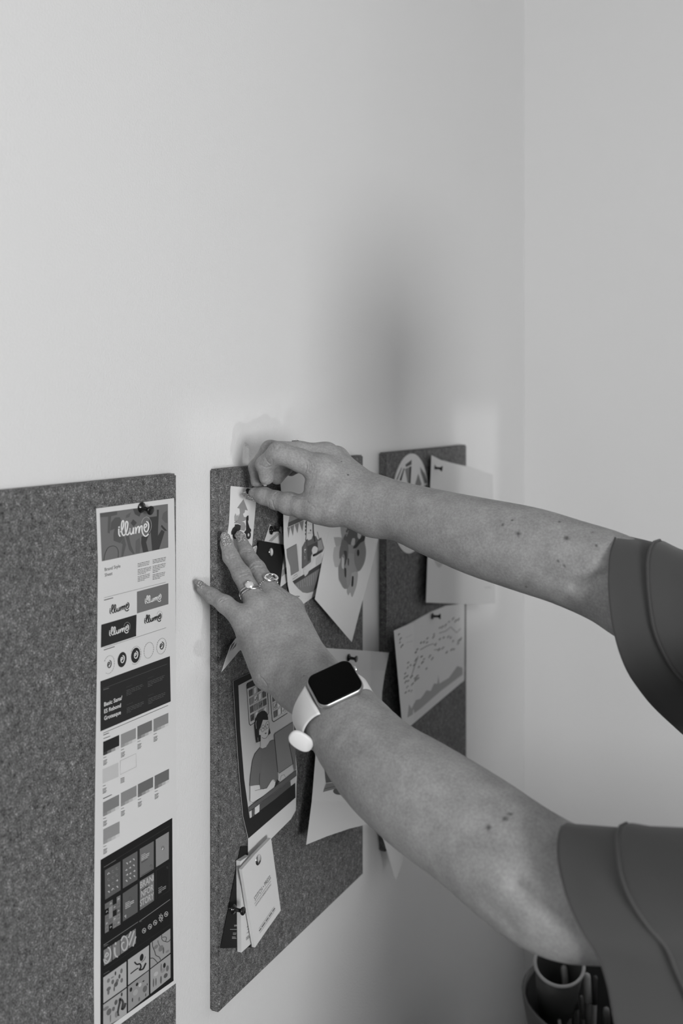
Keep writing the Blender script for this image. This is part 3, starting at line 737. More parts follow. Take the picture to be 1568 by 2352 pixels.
# ================= scooter card under the fingers
S = Sheet('illustrated_card', 'small white card with a scooter rider drawing, held flat by two fingers', 'card',
 [(530,1116.3),(589,1122),(587,1160),(583,1205),(579,1249),(575,1278),(546,1290),(519,1282),(520,1250),(522.4,1227),(525.8,1203),(527.6,1169),(529.3,1123)], const(.0118), 186, maxe=500)
S.crop = (500,1100,8.711)
S.poly([(510,405),(597,632),(540,620),(430,595),(383,580)], 122, 1); S.poly([(430,590),(540,615),(535,670),(500,700),(520,760),(558,765),(555,820),(520,845),(480,850),(530,870),(555,950),(530,1040),(460,1030),(455,920),(400,890),(330,890),(325,860),(400,840),(415,750),(440,680)], 124, 1)
S.poly([(350,685),(375,740),(410,710),(415,790),(400,830),(365,850),(330,830),(325,750)], 138, 1); S.line([(325,830),(360,852),(405,825)], .7, 50, 2)
S.poly([(335,910),(400,905),(455,930),(450,1020),(400,1040),(380,1110),(265,1115),(262,1060),(290,990),(335,945)], 42, 2)
S.poly([(560,770),(585,735),(610,730),(610,830),(590,835),(595,770),(600,870),(630,970),(660,1010),(662,1050),(560,1110),(520,1070),(560,1020)], 42, 2)
for c_ in ((340,1130,50,72),(605,1120,50,88)):
    S.ell(c_[:2], c_[2], c_[3], 40, 3); S.ell((c_[0], c_[1]), 17, 32, 170, 4)
S.done()

# ================= striped paper, black card, small white cards
S = Sheet('striped_paper', 'white paper with grey diagonal stripe pinned behind the small black card', 'paper',
 [(620,1204),(627,1212),(648,1224),(653,1251),(656,1290),(662,1346),(655,1352),(640,1352),(607,1300),(607,1243)], const(.0125), 172, maxe=500)
S.crop = (500,1100,8.711)
S.poly([(1010,1242),(1180,1075),(1240,1095),(1075,1255)], 130, 1)
S.poly([(1290,1820),(1385,1745),(1395,1850),(1275,1960)], 125, 1); S.poly([(1350,1770),(1400,1740),(1405,1880),(1345,1910)], 25, 2); S.poly([(1260,2160),(1400,2050),(1420,2150),(1290,2260)], 60, 1)
S.done()
S = Sheet('business_card', 'curled white card peeking out left of the small black card', 'card', [(582,1256),(589,1253),(592,1262),(592,1292),(586,1281),(579,1274)], lambda x, y: .0130, 172)
S.crop = (500,1100,8.711); S.line([(720,1420),(755,1350)], .7, 70); S.line([(735,1520),(765,1370)], .7, 90); S.line([(765,1560),(775,1400)], .6, 90); S.done()
S = Sheet('business_card', 'small matt black card held by a round silver tack beside the fingers', 'card',
 [(594.7,1241),(653.8,1251.5),(651,1280),(648,1306.6),(642,1354),(610,1348),(590,1342),(588,1281)], lambda x, y: .0150, 160, white=22)
S.done()

# ================= barista poster
bo = lambda x, y: .0125+.016*max(0, min(1, (700-x)/55))*max(0, min(1, (1420-y)/200))
S = Sheet('illustrated_poster', 'poster drawing of an aproned barista at a coffee counter, between the hands', 'poster',
 [(643,1080),(775,1068),(770,1120),(756.5,1212),(740,1284),(725,1367),(687.6,1393.5),(672,1405),(664.7,1361),(661,1343.6),(657,1292.6),(652,1250),(651,1182),(646,1131),(644,1110)], bo, 166)
S.crop = (640,1080,5.88)
S.poly([(150,560),(700,430),(680,560),(345,640),(120,740),(140,640)], 108, 1); S.poly([(128,705),(345,610),(680,480),(670,560),(345,668),(120,768)], 62, 2)
for t in ([(113,772),(150,768),(128,912)],[(152,762),(206,735),(188,886)],[(212,733),(270,708),(250,850)],[(273,702),(335,680),(316,822)]): S.poly(t, 98, 2)
S.poly([(101,1070),(237,995),(270,1360),(162,1425),(150,1300),(110,1180)], 98, 1); S.line([(101,1070),(237,995)], .8, 50, 2)
S.poly([(240,1010),(262,1010),(300,1400),(280,1440),(180,1480),(175,1450),(270,1370)], 160, 2); S.line([(180,1475),(250,1425),(240,1400),(195,1430)], .7, 60, 3)
S.poly([(375,700),(450,690),(455,780),(430,850),(440,920),(400,950),(385,920),(388,850),(370,800)], 168, 1, 3)
for b_ in ([(352,690),(378,680),(372,800),(366,945),(352,950)],[(450,700),(466,700),(470,820),(490,960),(476,965),(455,850)]): S.poly(b_, 38, 2)
S.line([(395,740),(400,735)], 1, 40, 3); S.line([(425,730),(432,725)], 1, 40, 3); S.ell((425,812), 9, 13, 60, 3); S.line([(388,850),(432,845)], .8, 60, 3)
S.poly([(310,1040),(355,955),(385,925),(400,948),(440,930),(455,885),(500,890),(525,940),(570,905),(610,1050),(590,1100),(480,1170),(430,1240),(330,1320),(310,1330)], 78, 1)
S.poly([(385,1025),(520,965),(525,1060),(500,1140),(480,1180),(395,1230)], 58, 2); S.line([(370,940),(390,1230)], .7, 45, 3); S.line([(312,1040),(310,1325)], .7, 45, 3)
S.poly([(430,1170),(445,1130),(490,1150),(480,1190),(430,1300),(385,1400),(350,1435),(330,1390),(328,1320),(430,1240)], 160, 3)
S.poly([(440,1080),(460,1035),(490,1028),(522,1058),(505,1115),(458,1140)], 165, 3, 3); S.poly([(450,1140),(580,1080),(575,1105),(460,1170)], 40, 3)
S.poly([(520,960),(570,935),(600,1060),(530,1090)], 120, 2); S.poly([(500,1190),(570,1120),(590,1240),(500,1290)], 150, 2); S.line([(515,830),(545,935)], .9, 60, 2)
S.poly([(183,1500),(330,1410),(582,1245),(575,1310),(390,1425),(208,1538)], 52, 2)
S.poly([(208,1538),(390,1425),(572,1312),(530,1560),(500,1600),(460,1640),(380,1660),(320,1650),(262,1600)], 96, 1)
for k in range(9): S.line([(255+30*k,1520-18*k),(262+30*k,1590-6*k)], .6, 135, 2)
S.line([(205,1708),(240,1700),(280,1703)], 1.3, 30, 2); S.line([(215,1712),(255,1720),(262,1708)], 1.2, 30, 2)
S.done()

# ================= flower drawing, standing off the board at its right and lower edges
fo = lambda x, y: .0125+.018*max(0, min(1, (x-760)/100))**1.5+.020*max(0, min(1, (y-1250)/220))**1.5
S = Sheet('flower_drawing', 'white sheet with a grey tropical flower drawing, its lower corner hanging as a point', 'drawing',
 [(772,1110),(756.5,1212),(740,1288),(723,1376),(760,1419),(807.5,1474.5),(826,1402),(845,1332),(858,1282),(870.4,1229.6),(884,1120),(830,1100)], fo, 160)
S.crop = (640,1080,5.88)
S.poly([(850,720),(1165,770),(1160,960),(1172,1100),(1130,1290),(1060,1380),(1050,1540),(985,1640),(930,1620),(870,1560),(812,1440),(812,1250),(845,1050)], 104, .6)
for p, g, l_ in (([(825,700),(935,790),(925,880),(850,910)],112,1),([(935,730),(1170,760),(1165,900),(1120,960),(1030,990),(1010,1010),(900,990),(870,940),(880,880)],66,1),
 ([(1060,1010),(1110,970),(1150,970),(1175,1080),(1165,1200),(1130,1300),(1070,1365),(1020,1250),(1020,1100)],92,2),([(740,905),(830,905),(850,940),(840,1000),(780,1040),(755,980)],124,1),
 ([(745,1040),(830,1020),(850,1060),(830,1200),(820,1290),(765,1310),(745,1260),(730,1160)],132,1),([(850,930),(930,990),(930,1180),(900,1200),(870,1130),(820,1200),(815,1100)],80,2),
 ([(800,1310),(860,1160),(880,1200),(900,1330),(910,1580),(870,1590),(830,1520),(805,1460)],98,2),([(880,1320),(905,1330),(905,1440),(885,1430)],45,3),([(920,1120),(1060,1160),(1040,1370),(990,1400),(950,1560),(910,1520),(905,1380)],108,1),
 ([(980,1390),(1040,1370),(1065,1400),(1050,1540),(1020,1640),(985,1715),(960,1650),(935,1690),(915,1620),(960,1540)],120,2),([(985,1430),(1005,1440),(1000,1560),(975,1560)],36,3),
 ([(1060,840),(1110,850),(1090,930),(1060,900)],134,3),([(990,920),(1025,925),(1015,1010),(970,1000)],128,3),([(1110,900),(1160,890),(1150,950),(1100,980),(1040,1050),(1000,1040)],45,3),([(870,1090),(915,1100),(905,1240),(880,1290),(890,1190)],50,3),([(925,1190),(945,1200),(940,1290),(925,1260)],60,3),([(850,1170),(875,1200),(872,1330),(845,1300)],140,3)):
    S.poly(p, g, l_, 3)
S.ell((1066,1115), 17, 46, 34, 4)
S.done()

# ================= curled leaf of paper beside the left hand
S = Sheet('curled_leaflet', 'thin white leaflet corner sticking out from behind the lower hand', 'leaflet', [(509,1543),(519,1512),(529,1484),(541,1466),(562,1462),(560,1490),(549,1495),(530,1518)], lambda x, y: .0130+.0006*max(0, 545-x), 150)
S.crop = (420,1200,3.136); S.poly([(335,930),(350,880),(372,860),(365,880)], 60, 1); S.poly([(345,925),(385,865),(380,890)], 70, 1); S.done()

# ================= illustrated office poster with black border
go = lambda x, y: .0128+.006*max(0, min(1, (x-600)/80))*max(0, min(1, (y-1600)/150))
S = Sheet('illustrated_poster', 'black bordered poster of a woman with glasses working at a computer under calendars', 'poster',
 [(535,1564),(578.6,1543.3),(640,1514),(690,1490),(676,1560),(674,1657),(677,1722),(682,1772),(680.5,1800),(679,1861),(668,1881),(621,1928),(590,1962),(570,1975),(569.5,1926),(557.7,1875),(548,1768),(541.6,1674)], go, 158)
S.poly([(535,1564),(578.6,1543.3),(640,1514),(672,1499),(669,1600),(670.5,1657),(674,1725),(677.5,1790),(678,1832),(569.7,1926),(557.7,1875),(548,1768),(541.6,1674)], 30, 1)
S.poly([(546.5,1574.5),(580,1557),(640,1528),(668,1514),(667,1600),(671,1660),(674.5,1730),(677.8,1797),(572.4,1879),(560,1790),(551,1680)], 148, 2)
S.crop = (530,1540,9.047)
S.poly([(315,300),(330,260),(505,170),(640,300),(740,420),(765,480),(782,870),(755,935),(480,1090),(400,1148),(368,1112)], 30, 3); S.poly([(325,380),(600,262),(700,370),(740,440),(770,870),(745,915),(475,1075),(402,1128),(378,1105)], 152, 4)
S.poly([(318,385),(320,300),(345,255),(505,172),(620,235),(620,255)], 42, 5)
def cell(x, y, g, tick=0):
    q = [(x,y),(x+68,y-42),(x+72,y+88),(x+6,y+130)]; S.poly(q, g, 5); S.line(q, .7, 40, 6, close=True)
    if tick: S.line([(x+18,y+60),(x+32,y+88),(x+60,y+8)], 1.1, 35, 7)
pat = ['dwdl', 'lWwd', 'dlLd', 'Dwlw']
for r_ in range(4):
    for c_ in range(4):
        k = pat[r_][c_]; cell(365+10*r_+90*c_, 415+172*r_-48*c_, {'d':74,'w':172,'l':112}[k.lower()], k.isupper())
S.poly([(800,470),(1000,590),(1050,700),(1170,890),(880,1075),(845,1040)], 32, 3); S.poly([(812,480),(1000,590),(1050,700),(1160,878),(880,1055),(855,1030)], 152, 4)
for (x, y, g, t_) in ((850,525,74,0),(935,480,74,0),(862,690,150,1),(945,645,172,0),(1030,620,74,0),(875,855,84,0),(957,808,172,0),(1040,765,170,1)): cell(x, y, g, t_)
S.poly([(470,1150),(490,1000),(540,900),(620,840),(690,833),(735,880),(757,970),(765,1100),(812,1300),(755,1350),(700,1395),(605,1340),(605,1465),(510,1500),(490,1350)], 32, 7)
S.poly([(650,1022),(757,1028),(775,1180),(752,1340),(705,1402),(630,1395),(605,1340),(570,1335),(568,1240),(600,1180),(625,1100)], 158, 8)
S.poly([(606,1340),(630,1395),(742,1380),(775,1490),(710,1590),(640,1622),(597,1600)], 152, 8)
for q in ((645,1200),(740,1128)): S.line([(q[0]+36*math.cos(t), q[1]+72*math.sin(t)-14*math.cos(t)) for t in np.linspace(0,2*PI,18)], .7, 50, 9); S.ell((q[0]+3,q[1]-5), 11, 15, 40, 9, 8)
S.line([(681,1175),(705,1140)], .7, 50, 9); S.line([(610,1215),(568,1245)], .7, 50, 9); S.line([(712,1170),(716,1205),(700,1240),(692,1228)], .6, 60, 9); S.poly([(680,1300),(720,1282),(722,1300),(702,1328)], 80, 9)
S.line([(625,1390),(670,1410),(715,1400),(745,1350)], .9, 35, 9); S.line([(510,1040),(498,1100),(510,1210)], .9, 150, 9); S.line([(540,1390),(548,1480)], .8, 120, 9)
S.poly([(585,1600),(640,1622),(700,1600),(775,1490),(830,1450),(885,1440),(920,1700),(955,2050),(975,2300),(975,2370),(880,2380),(800,2430),(740,2470),(590,2470),(585,2390),(375,2395),(385,2200),(430,1870),(480,1730)], 84, 7)
S.line([(585,1600),(480,1730),(430,1870),(385,2200),(370,2395)], .8, 40, 8); S.line([(585,2130),(575,2250),(582,2400)], .8, 40, 8); S.line([(585,1600),(640,1622),(700,1600),(775,1490),(830,1450),(885,1440)], .9, 40, 8)
S.poly([(880,1330),(905,1300),(1275,1060),(1292,1500),(1340,2060),(1265,1940),(985,2135),(955,2100)], 98, 8); S.line([(885,1330),(905,1300),(1275,1060)], 1.0, 35, 9); S.line([(882,1330),(955,2100),(985,2135),(1265,1940)], 1.0, 35, 9)
S.poly([(1188,1520),(1210,1490),(1270,1460),(1310,1500),(1335,2040),(1300,2080)], 86, 9); S.line([(1275,1940),(1190,1520),(1210,1490),(1262,1462)], .9, 35, 10)
S.crop = (480,1500,3.733)
S.poly([(345,1140),(425,1130),(430,1165),(490,1155),(530,1085),(560,1100),(545,1160),(490,1200),(430,1240),(365,1282),(343,1268)], 160, 8, 2); S.line([(343,1140),(342,1265),(365,1282),(430,1242),(545,1165)], .8, 40, 9); S.line([(385,1178),(440,1165),(485,1158),(530,1085),(558,1100)], .8, 40, 9)
S.poly([(588,1040),(630,1035),(650,1055),(600,1095),(585,1085)], 150, 8); S.line([(600,1090),(610,1050),(635,1040),(645,1062)], .7, 40, 9)
S.poly([(545,1160),(575,1080),(590,1095),(600,1100)], 34, 8)
S.poly([(331,1322),(740,1000),(741,1048),(335,1358)], 72, 9); S.line([(331,1322),(740,1000)], .8, 35, 10); S.line([(335,1358),(741,1048)], .8, 35, 10)
S.poly([(428,1295),(690,1095),(694,1140),(560,1250),(428,1350)], 62, 8); S.poly([(385,1325),(424,1295),(424,1358),(386,1385)], 165, 8); S.poly([(358,1345),(383,1328),(380,1392),(360,1405)], 66, 8); S.poly([(338,1360),(357,1346),(358,1405),(345,1414)], 160, 8)
S.done()

# ================= hanging white sheet with plane drawing
wo = lambda x, y: .0125+.022*max(0, min(1, (y-1540)/300))+.010*max(0, min(1, (x-850)/40))
S = Sheet('printed_sheet', 'large white sheet hanging low on the crowded middle board, half hidden by the lower forearm', 'paper',
 [(735,1487.5),(820,1493),(893,1499),(882,1554),(877,1590),(874,1700),(868,1878),(850,1891.7),(803,1903),(750,1921),(703.4,1940),(716,1842),(724,1743.7),(732,1600)], wo, 152)
S.crop = (680,1460,4.054)
S.poly([(262,1240),(400,1240),(400,1330),(340,1340),(340,1362),(275,1372),(268,1320)], 62, 1); S.poly([(275,1375),(385,1362),(520,1400),(500,1440),(400,1415),(248,1456)], 86, 2); S.line([(262,1425),(400,1392)], 1.2, 50, 3); S.ell((400,1448), 58, 34, 60, 1)
S.done()

# ================= cards at the foot of the middle board
S = Sheet('business_card', 'black card with faint print behind the white card stacks at the board foot', 'card', [(553,1944),(576,1944),(576,2176),(542,2177),(506,2178)], const(.0124), 150, white=24)
S.crop = (490,1950,9.224); S.line([(345,1702),(490,1702)], .8, 120); S.para((537,2125), (9,-1), (0,2.2), 2, 110, 1.4); S.para((534,2143), (9,0), (0,3), 2, 100, 1.8); S.para((532,2152), (10,0), (0,3), 2, 100, 2); S.done()
S = Sheet('card_stack', 'stack of white cards behind the front one, pierced by the lowest black push pin', 'card stack', [(551.5,1978),(572,1965),(606,1990),(600,2120),(577,2167),(554,2188)], const(.0175), 168, thick=.0048)
S.crop = (490,1950,9.224)
for a, b in (((700,1495),(715,1490)),((700,1660),(735,1630)),((715,1710),(750,1670)),((700,1785),(760,1740))): S.line([a, b], 1.0, 90)
S.para((564.5,2154), (9,-8), (0,2.6), 3, 95, 1.2); S.done()
S = Sheet('card_stack', 'front white lettered card stack hanging from a round silver tack under the black bordered poster', 'card stack', [(555,1997),(586,1961.5),(622,1925),(633,2005),(644.5,2091),(614,2134),(585,2176.5),(569,2085)], const(.0235), 172, thick=.0034)
S.text('STITCH \u2022 PRESS', (585,2069.5), (36.5,-52.5), (-2.6,-8.0), 70, 2); S.line([(583.5,2076.5),(621,2023.5)], .7, 110); S.text('WWW.STITCHPRESS.COM.AU', (586.5,2082.5), (35.5,-50), (-1.2,-3.6), 75, 2)
S.line([(594,2133),(629,2082)], .6, 110); S.para((594.5,2138.5), (36,-53), (0,3), 1, 85, 2.2, frac=[1]); S.line([(596,2143),(631,2090)], .6, 110)
S.done()

# ================= farthest board
cc = W(944, 1156, .0120); V, F, Mi = [], [], []
S = Sheet('round_emblem', 'round white cut paper emblem with dark panes on the farthest pin board', 'emblem',
 [(CX+FPX*((q-CAM).dot(R_))/((q-CAM).dot(F_)), HY-FPX*(q-CAM).z/((q-CAM).dot(F_))) for q in [cc+Vector((0, .0745*math.cos(t), .0725*math.sin(t))) for t in np.linspace(0, 2*PI, 49)[:-1]]], const(.0119), 158, thick=.0008, maxe=500)
S.crop = (890,1030,5.807)
for p, g in (([(235,215),(318,150),(316,215),(240,250)],66),([(228,275),(315,235),(302,470),(262,455)],98),([(290,245),(315,235),(302,470),(280,465)],36),([(155,425),(212,265),(224,262),(180,430)],36),([(110,415),(180,255),(190,262),(130,420)],92),
 ([(430,245),(495,340),(530,455),(490,470),(440,330)],88),([(360,490),(405,335),(452,480),(430,500)],92),([(480,505),(530,480),(530,530)],70),([(230,1300),(260,1290),(330,1300),(295,1325)],70),
 ([(150,520),(240,530),(300,700),(290,1000),(170,1000),(110,700)],90),([(340,560),(480,580),(500,800),(430,1100),(360,1150),(320,900)],84)): S.poly(p, g, 1)
S.done()
po = lambda x, y: .013+.010*max(0, min(1, (1010-x)/30))+.012*max(0, min(1, (x-1060)/60))
S = Sheet('printed_sheet', 'blank white sheet overhanging the right edge of the farthest pin board', 'paper',
 [(990.7,1045.5),(1010.5,1056),(1040,1064),(1071,1071),(1105,1082),(1131,1090),(1134,1230),(1137,1386),(1072,1388),(1025,1386),(978,1384),(984,1220)], po, 172, .70)
S.crop = (890,1030,5.807); S.poly([(590,1440),(640,1450),(730,1520),(690,1590),(650,1560)], 148, 1, 3); S.poly([(780,1520),(900,1545),(850,1575)], 80, 1, 2); S.line([(1290,1855),(1375,1850)], 2, 150); S.done()
ho = lambda x, y: .0128+.026*max(0, min(1, (950-x)/50))
S = Sheet('handwritten_card', 'card covered in handwriting with a grey skyline along its foot', 'card',
 [(904.2,1448.5),(934.8,1435),(960,1421),(988.4,1405.5),(1024.7,1391),(1066.8,1386),(1066.5,1480),(1065.8,1562.4),(1000,1618),(937.7,1671.4),(923.3,1663.8),(915,1570)], ho, 146)
S.crop = (820,1350,5.227)
S.poly([(600,1560),(620,1400),(650,1450),(700,1350),(760,1330),(790,1290),(830,1230),(880,1240),(920,1150),(962,1150),(970,1050),(985,1150),(1100,1080),(1200,940),(1262,960),(1265,1040),(1000,1240),(760,1450),(650,1530)], 108, 1)
for (x, y) in ((500,560),(520,610),(510,660),(535,700),(720,740),(700,780),(765,660),(800,650),(840,610),(835,660),(920,560),(915,590),(990,480),(1020,470),(1060,450),(1100,410),(1150,370),(1180,400),(1215,380),(940,680),(990,620),(1035,600),(1090,590),(1120,600),(980,740),(1025,730),(1070,780),(1130,750),(1160,740),(1215,640),(1240,620),
   (610,900),(640,930),(605,960),(575,1030),(600,1060),(570,1080),(610,1120),(580,1130),(600,1190),(580,1260),(620,1240),(650,1240),(690,1090),(720,1060),(700,1110),(730,1090),(770,830),(800,860),(780,900),(830,970),(870,820),(900,850),(740,950),(700,870),(680,930),(1150,640),(650,1070),(660,1160),(1210,670)):
    for _ in range(2):
        a = random.uniform(-.9,.9); q = random.uniform(12,26); S.line([(x-q*math.cos(a)*.6,y+q*random.uniform(.2,1)),(x,y-q*.3),(x+q*.6,y-q*random.uniform(.3,1))], random.uniform(1.2,2.0), 62, 2)
for ln in ([(755,745),(830,700),(910,670),(940,700)],[(980,545),(1060,520),(1120,470),(1190,540),(1240,490)],[(640,1090),(680,960),(730,820)],[(920,745),(1000,740)]): S.line(ln, 1.4, 84, 2)
S.line([(580,600),(660,560)], .8, 120); S.line([(585,660),(670,640)], .8, 120)
S.done()
S = Sheet('printed_sheet', 'white paper corner hanging below the farthest board, under the lower forearm', 'paper',
 [(868,1830),(870,1893),(890,1960),(908,2023),(921,1990),(933,1940),(945,1830)], lambda x, y: .0125+.02*max(0, min(1, (y-1880)/140)), 118, .70)
S.done()
# ------------------------------------------------------------------ pins
def push_pin(base, head, x0, label, L=.0125):
    b = W(base[0], base[1], x0); h = W(head[0], head[1], x0+L); ax = h-b; l_ = ax.length
    pr = [(0,.0042),(.0006,.0050),(.0013,.0048),(.0022,.0030),(.0032,.0021),(l_*.55,.0018),(l_*.74,.0021),(l_*.82,.0036),(l_*.90,.0042),(l_*.97,.0041),(l_,.0034)]
    V, F = lathe(pr, b, ax, 24)
    t = empty('push_pin', b, label, 'push pin', 'black push pins on the boards')
    mesh_obj('plastic_grip', V, F, M_BLACK, parent=t, smooth=True)
    V, F = lathe([(-.006,.0001),(-.004,.0005),(.0004,.0005)], b, ax, 8)
    mesh_obj('needle', V, F, M_STEEL, parent=t, smooth=True)
push_pin((323.5,1165.5), (347.5,1173), .0124, 'black push pin holding the top of the long brand style sheet')
push_pin((621.5,1218), (646,1217), .0128, 'black push pin just above the small matt black card')
push_pin((799.5,1510.5), (819.5,1514), .0130, 'black push pin in the large sheet just above the watch', .0120)
push_pin((534.5,2088), (560,2093), .0180, 'lowest black push pin, beside the stack of white cards', .0135)
push_pin((996,1074), (1016,1077), .0150, 'black push pin holding the blank sheet on the farthest board', .0125)
push_pin((992,1415), (1012,1416), .0135, 'black push pin at the top of the handwritten card', .0125)
def tack(px, py, x0, label, r):
    b = W(px, py, x0); t = empty('round_tack', b, label, 'tack', 'silver round tacks')
    V, F = lathe([(0,r*.96),(.0004,r),(.0009,r*.93),(.0014,r*.70),(.0018,r*.38),(.0020,.0001)], b, Vector((1,-.05,.0)), 28)
    mesh_obj('tack_head', V, F, M_STEEL, parent=t, smooth=True)
    V, F = lathe([(-.006,.0001),(0,.0005)], b, Vector((1,0,0)), 8); mesh_obj('needle', V, F, M_STEEL, parent=t, smooth=True)
tack(622, 1267.6, .0154, 'round silver tack in the middle of the small matt black card', .0050)
tack(592.5, 1975, .0239, 'round silver tack at the top of the lettered white card', .0056)
# pin being pushed in between thumb and fingers
tip = W(553.5, 1133.5, .0110); hd = W(571, 1128, .0225); ax = (hd-tip).normalized()
t = empty('push_pin', tip, 'black push pin with bright needle pinched between thumb and finger above the scooter card', 'push pin')
V, F = lathe([(0,.0001),(.0022,.00055),(.0135,.00055)], tip, ax, 10); mesh_obj('needle', V, F, M_STEEL, parent=t, smooth=True)
V, F = lathe([(.0110,.0026),(.0116,.0032),(.0124,.0030),(.0135,.0022),(.0185,.0018),(.0205,.0030),(.0215,.0036),(.0225,.0032)], tip, ax, 20)
mesh_obj('plastic_grip', V, F, M_BLACK, parent=t, smooth=True)

# ------------------------------------------------------------------ finger rings
M_GEM = mat('clear_faceted_stone', .9, .08, 0, Transmission_Weight=.35, IOR=1.8)
def ring_loop(name, c, axis, r, wt, label, dors=None, group=None, bumps=0):
    a, e, f = frame(axis)
    t = empty(name, c, label, 'ring', group)
    pts = [c+(e*math.cos(x)+f*math.sin(x))*r for x in np.linspace(0, 2*PI, 49)[:-1]]
    if bumps:
        V, F = [], []
        for i in range(bumps):
            x = 2*PI*i/bumps; p = c+(e*math.cos(x)+f*math.sin(x))*r
            V, F = lathe([(-wt,.0001),(-wt*.7,wt*.7),(0,wt),(wt*.7,wt*.7),(wt,.0001)], p, (e*math.cos(x)+f*math.sin(x)), 8, V, F)
    else: V, F = tube(pts, wt, 10, True)
    mesh_obj('band', V, F, M_SILVER, parent=t, smooth=True)
    return t
def seg(fj, i, t): return fj[i][0].lerp(fj[i+1][0], t), (fj[i+1][0]-fj[i][0]).normalized(), fj[i][1]*(1-t)+fj[i+1][1]*t
c, a, r = seg(L_f[1], 0, .42)
tilt = (a+R_*.25-U_*.10).normalized()
ring_loop('wedding_ring', c-a*.0022, tilt, r+.0010, .0010, 'plain silver band below the diamond ring on the lower hand')
t = ring_loop('diamond_ring', c+a*.0012, (tilt+a*.12).normalized(), r+.0010, .0008, 'silver ring with a round clear stone on the lower hand')
d = (tocam(c)+U_*.55-R_*.10); d = (d-tilt*d.dot(tilt)).normalized(); g0 = c+a*.0014+d*(r+.0008)
V, F = lathe([(0,.0012),(.0012,.0032),(.0022,.0043),(.0026,.0044),(.0027,.0040),(.0022,.0040)], g0, d, 24); mesh_obj('setting', V, F, M_SILVER, parent=t, smooth=True)
V, F = lathe([(.0004,.0001),(.0022,.0040),(.0027,.0039),(.0034,.0026),(.0035,.0001)], g0, d, 10); mesh_obj('stone', V, F, M_GEM, parent=t)
c, a, r = seg(L_f[2], 0, .46)
t = ring_loop('halo_ring', c, a, r+.0009, .0008, 'silver beaded ring with an open oval halo on the lower hand', bumps=34)
d = (tocam(c)*.75+U_*.85+R_*.45); d = (d-a*d.dot(a)).normalized(); h0 = c+d*(r+.0016)
_, e1, e2 = frame(d); e1 = (a-d*a.dot(d)).normalized(); e2 = d.cross(e1)
V, F = [], []; nr = 40
for i in range(nr):
    x = 2*PI*i/nr; o_ = e1*math.cos(x)*.0048+e2*math.sin(x)*.0070
    for (k, h_) in ((1.12,-.0006),(1.14,.0006),(1.05,.0012),(.80,.0012),(.72,.0005),(.74,-.0006)): V.append(h0+o_*k+d*h_)
for i in range(nr):
    for j in range(6):
        F.append((i*6+j, i*6+(j+1) % 6, ((i+1) % nr)*6+(j+1) % 6, ((i+1) % nr)*6+j))
mesh_obj('halo', V, F, M_SILVER, parent=t, smooth=False)
V, F = [], []
for i in range(26):
    x = 2*PI*i/26; V, F = lathe([(0,.0005),(.0004,.0005),(.0007,.0001)], h0+(e1*math.cos(x)*.0048+e2*math.sin(x)*.0070)*.93+d*.0011, d, 8, V, F)
mesh_obj('stones', V, F, M_GEM, parent=t)
c, a, r = P(677, 1039, 1.118), (R_f[1][2][0]-R_f[1][1][0]).normalized(), .0094
t = ring_loop('halo_ring', c, a, r+.0008, .0008, 'jewelled silver ring on top of the upper hand, seen edge on')
d = (U_+F_*.25); d = (d-a*d.dot(a)).normalized()
V, F = lathe([(0,.0052),(.0016,.0058),(.0024,.0050),(.0026,.0001)], c+d*(r+.0004), d, 18); mesh_obj('jewelled_top', V, F, M_SILVER, parent=t)
V, F = [], []
for i in range(14):
    x = 2*PI*i/14; V, F = lathe([(0,.0007),(.0005,.0007),(.0010,.0001)], c+d*(r+.0026)+(a*math.cos(x)+d.cross(a)*math.sin(x))*.0044, d, 8, V, F)
mesh_obj('stones', V, F, M_GEM, parent=t)

# ------------------------------------------------------------------ smart watch
AB = CV(.0383, .0154, .0101); AD0 = CV(.01525, -.0201, -.027)
e = AB.normalized(); dd = (AD0-e*AD0.dot(e)).normalized(); nn = e.cross(dd)
if nn.z < 0: nn = -nn
wc = P(768.5, 1568, .93)
watch = empty('smart_watch', wc, 'silver smart watch with blank black screen and white strap on the lower wrist', 'watch')
def slab(cen, hw, hh, rad, prof, n=8, cap=True):
    """rounded rectangle swept through (height, inset) profile; hw along e, hh along dd"""
    V, F = [], []
    def outline(ins):
        o = []
        for (sx, sy, a0) in ((1,1,0),(-1,1,PI/2),(-1,-1,PI),(1,-1,3*PI/2)):
            for k in range(n+1):
                th = a0+PI/2*k/n; rr = max(rad-ins, .0003)
                o.append((sx*(hw-rad)+rr*math.cos(th), sy*(hh-rad)+rr*math.sin(th)))
        return o
    m_ = 4*(n+1)
    for (h_, ins) in prof:
        for (x, y) in outline(ins): V.append(cen+e*x+dd*y+nn*h_)
    for i in range(len(prof)-1):
        for k in range(m_):
            k2 = (k+1) % m_; F.append((i*m_+k, i*m_+k2, (i+1)*m_+k2, (i+1)*m_+k))
    F.append(tuple(range(m_))[::-1]); F.append(tuple((len(prof)-1)*m_+k for k in range(m_)))
    return V, F
V, F = slab(wc, .0215, .0182, .0085, [(-.0075,.006),(-.0070,.0030),(-.0055,.0008),(-.0035,0),(-.0018,.0001),(-.0006,.0006),(.0000,.0012)])
mesh_obj('case', V, F, mat('brushed_case_steel', .50, .42, 1.0), parent=watch, smooth=True)
V, F = slab(wc, .0206, .0173, .0078, [(-.0010,.0002),(.0003,.0002),(.0009,.0008),(.0012,.0020)])
mesh_obj('screen', V, F, mat('dark_watch_glass', .003, .3, 0, Specular_IOR_Level=.04), parent=watch, smooth=True)
V, F = lathe([(0,.0028),(.0012,.0030),(.0018,.0026)], wc+e*.0212+dd*(-.006)-nn*.0035, e, 18); 
mesh_obj('crown', V, F, M_STEEL, parent=watch, smooth=True)
M_STRAP = add_noise_bump(mat('white_silicone_strap', .74, .5), 500, .1)
axc = P(779, 1640, .953)
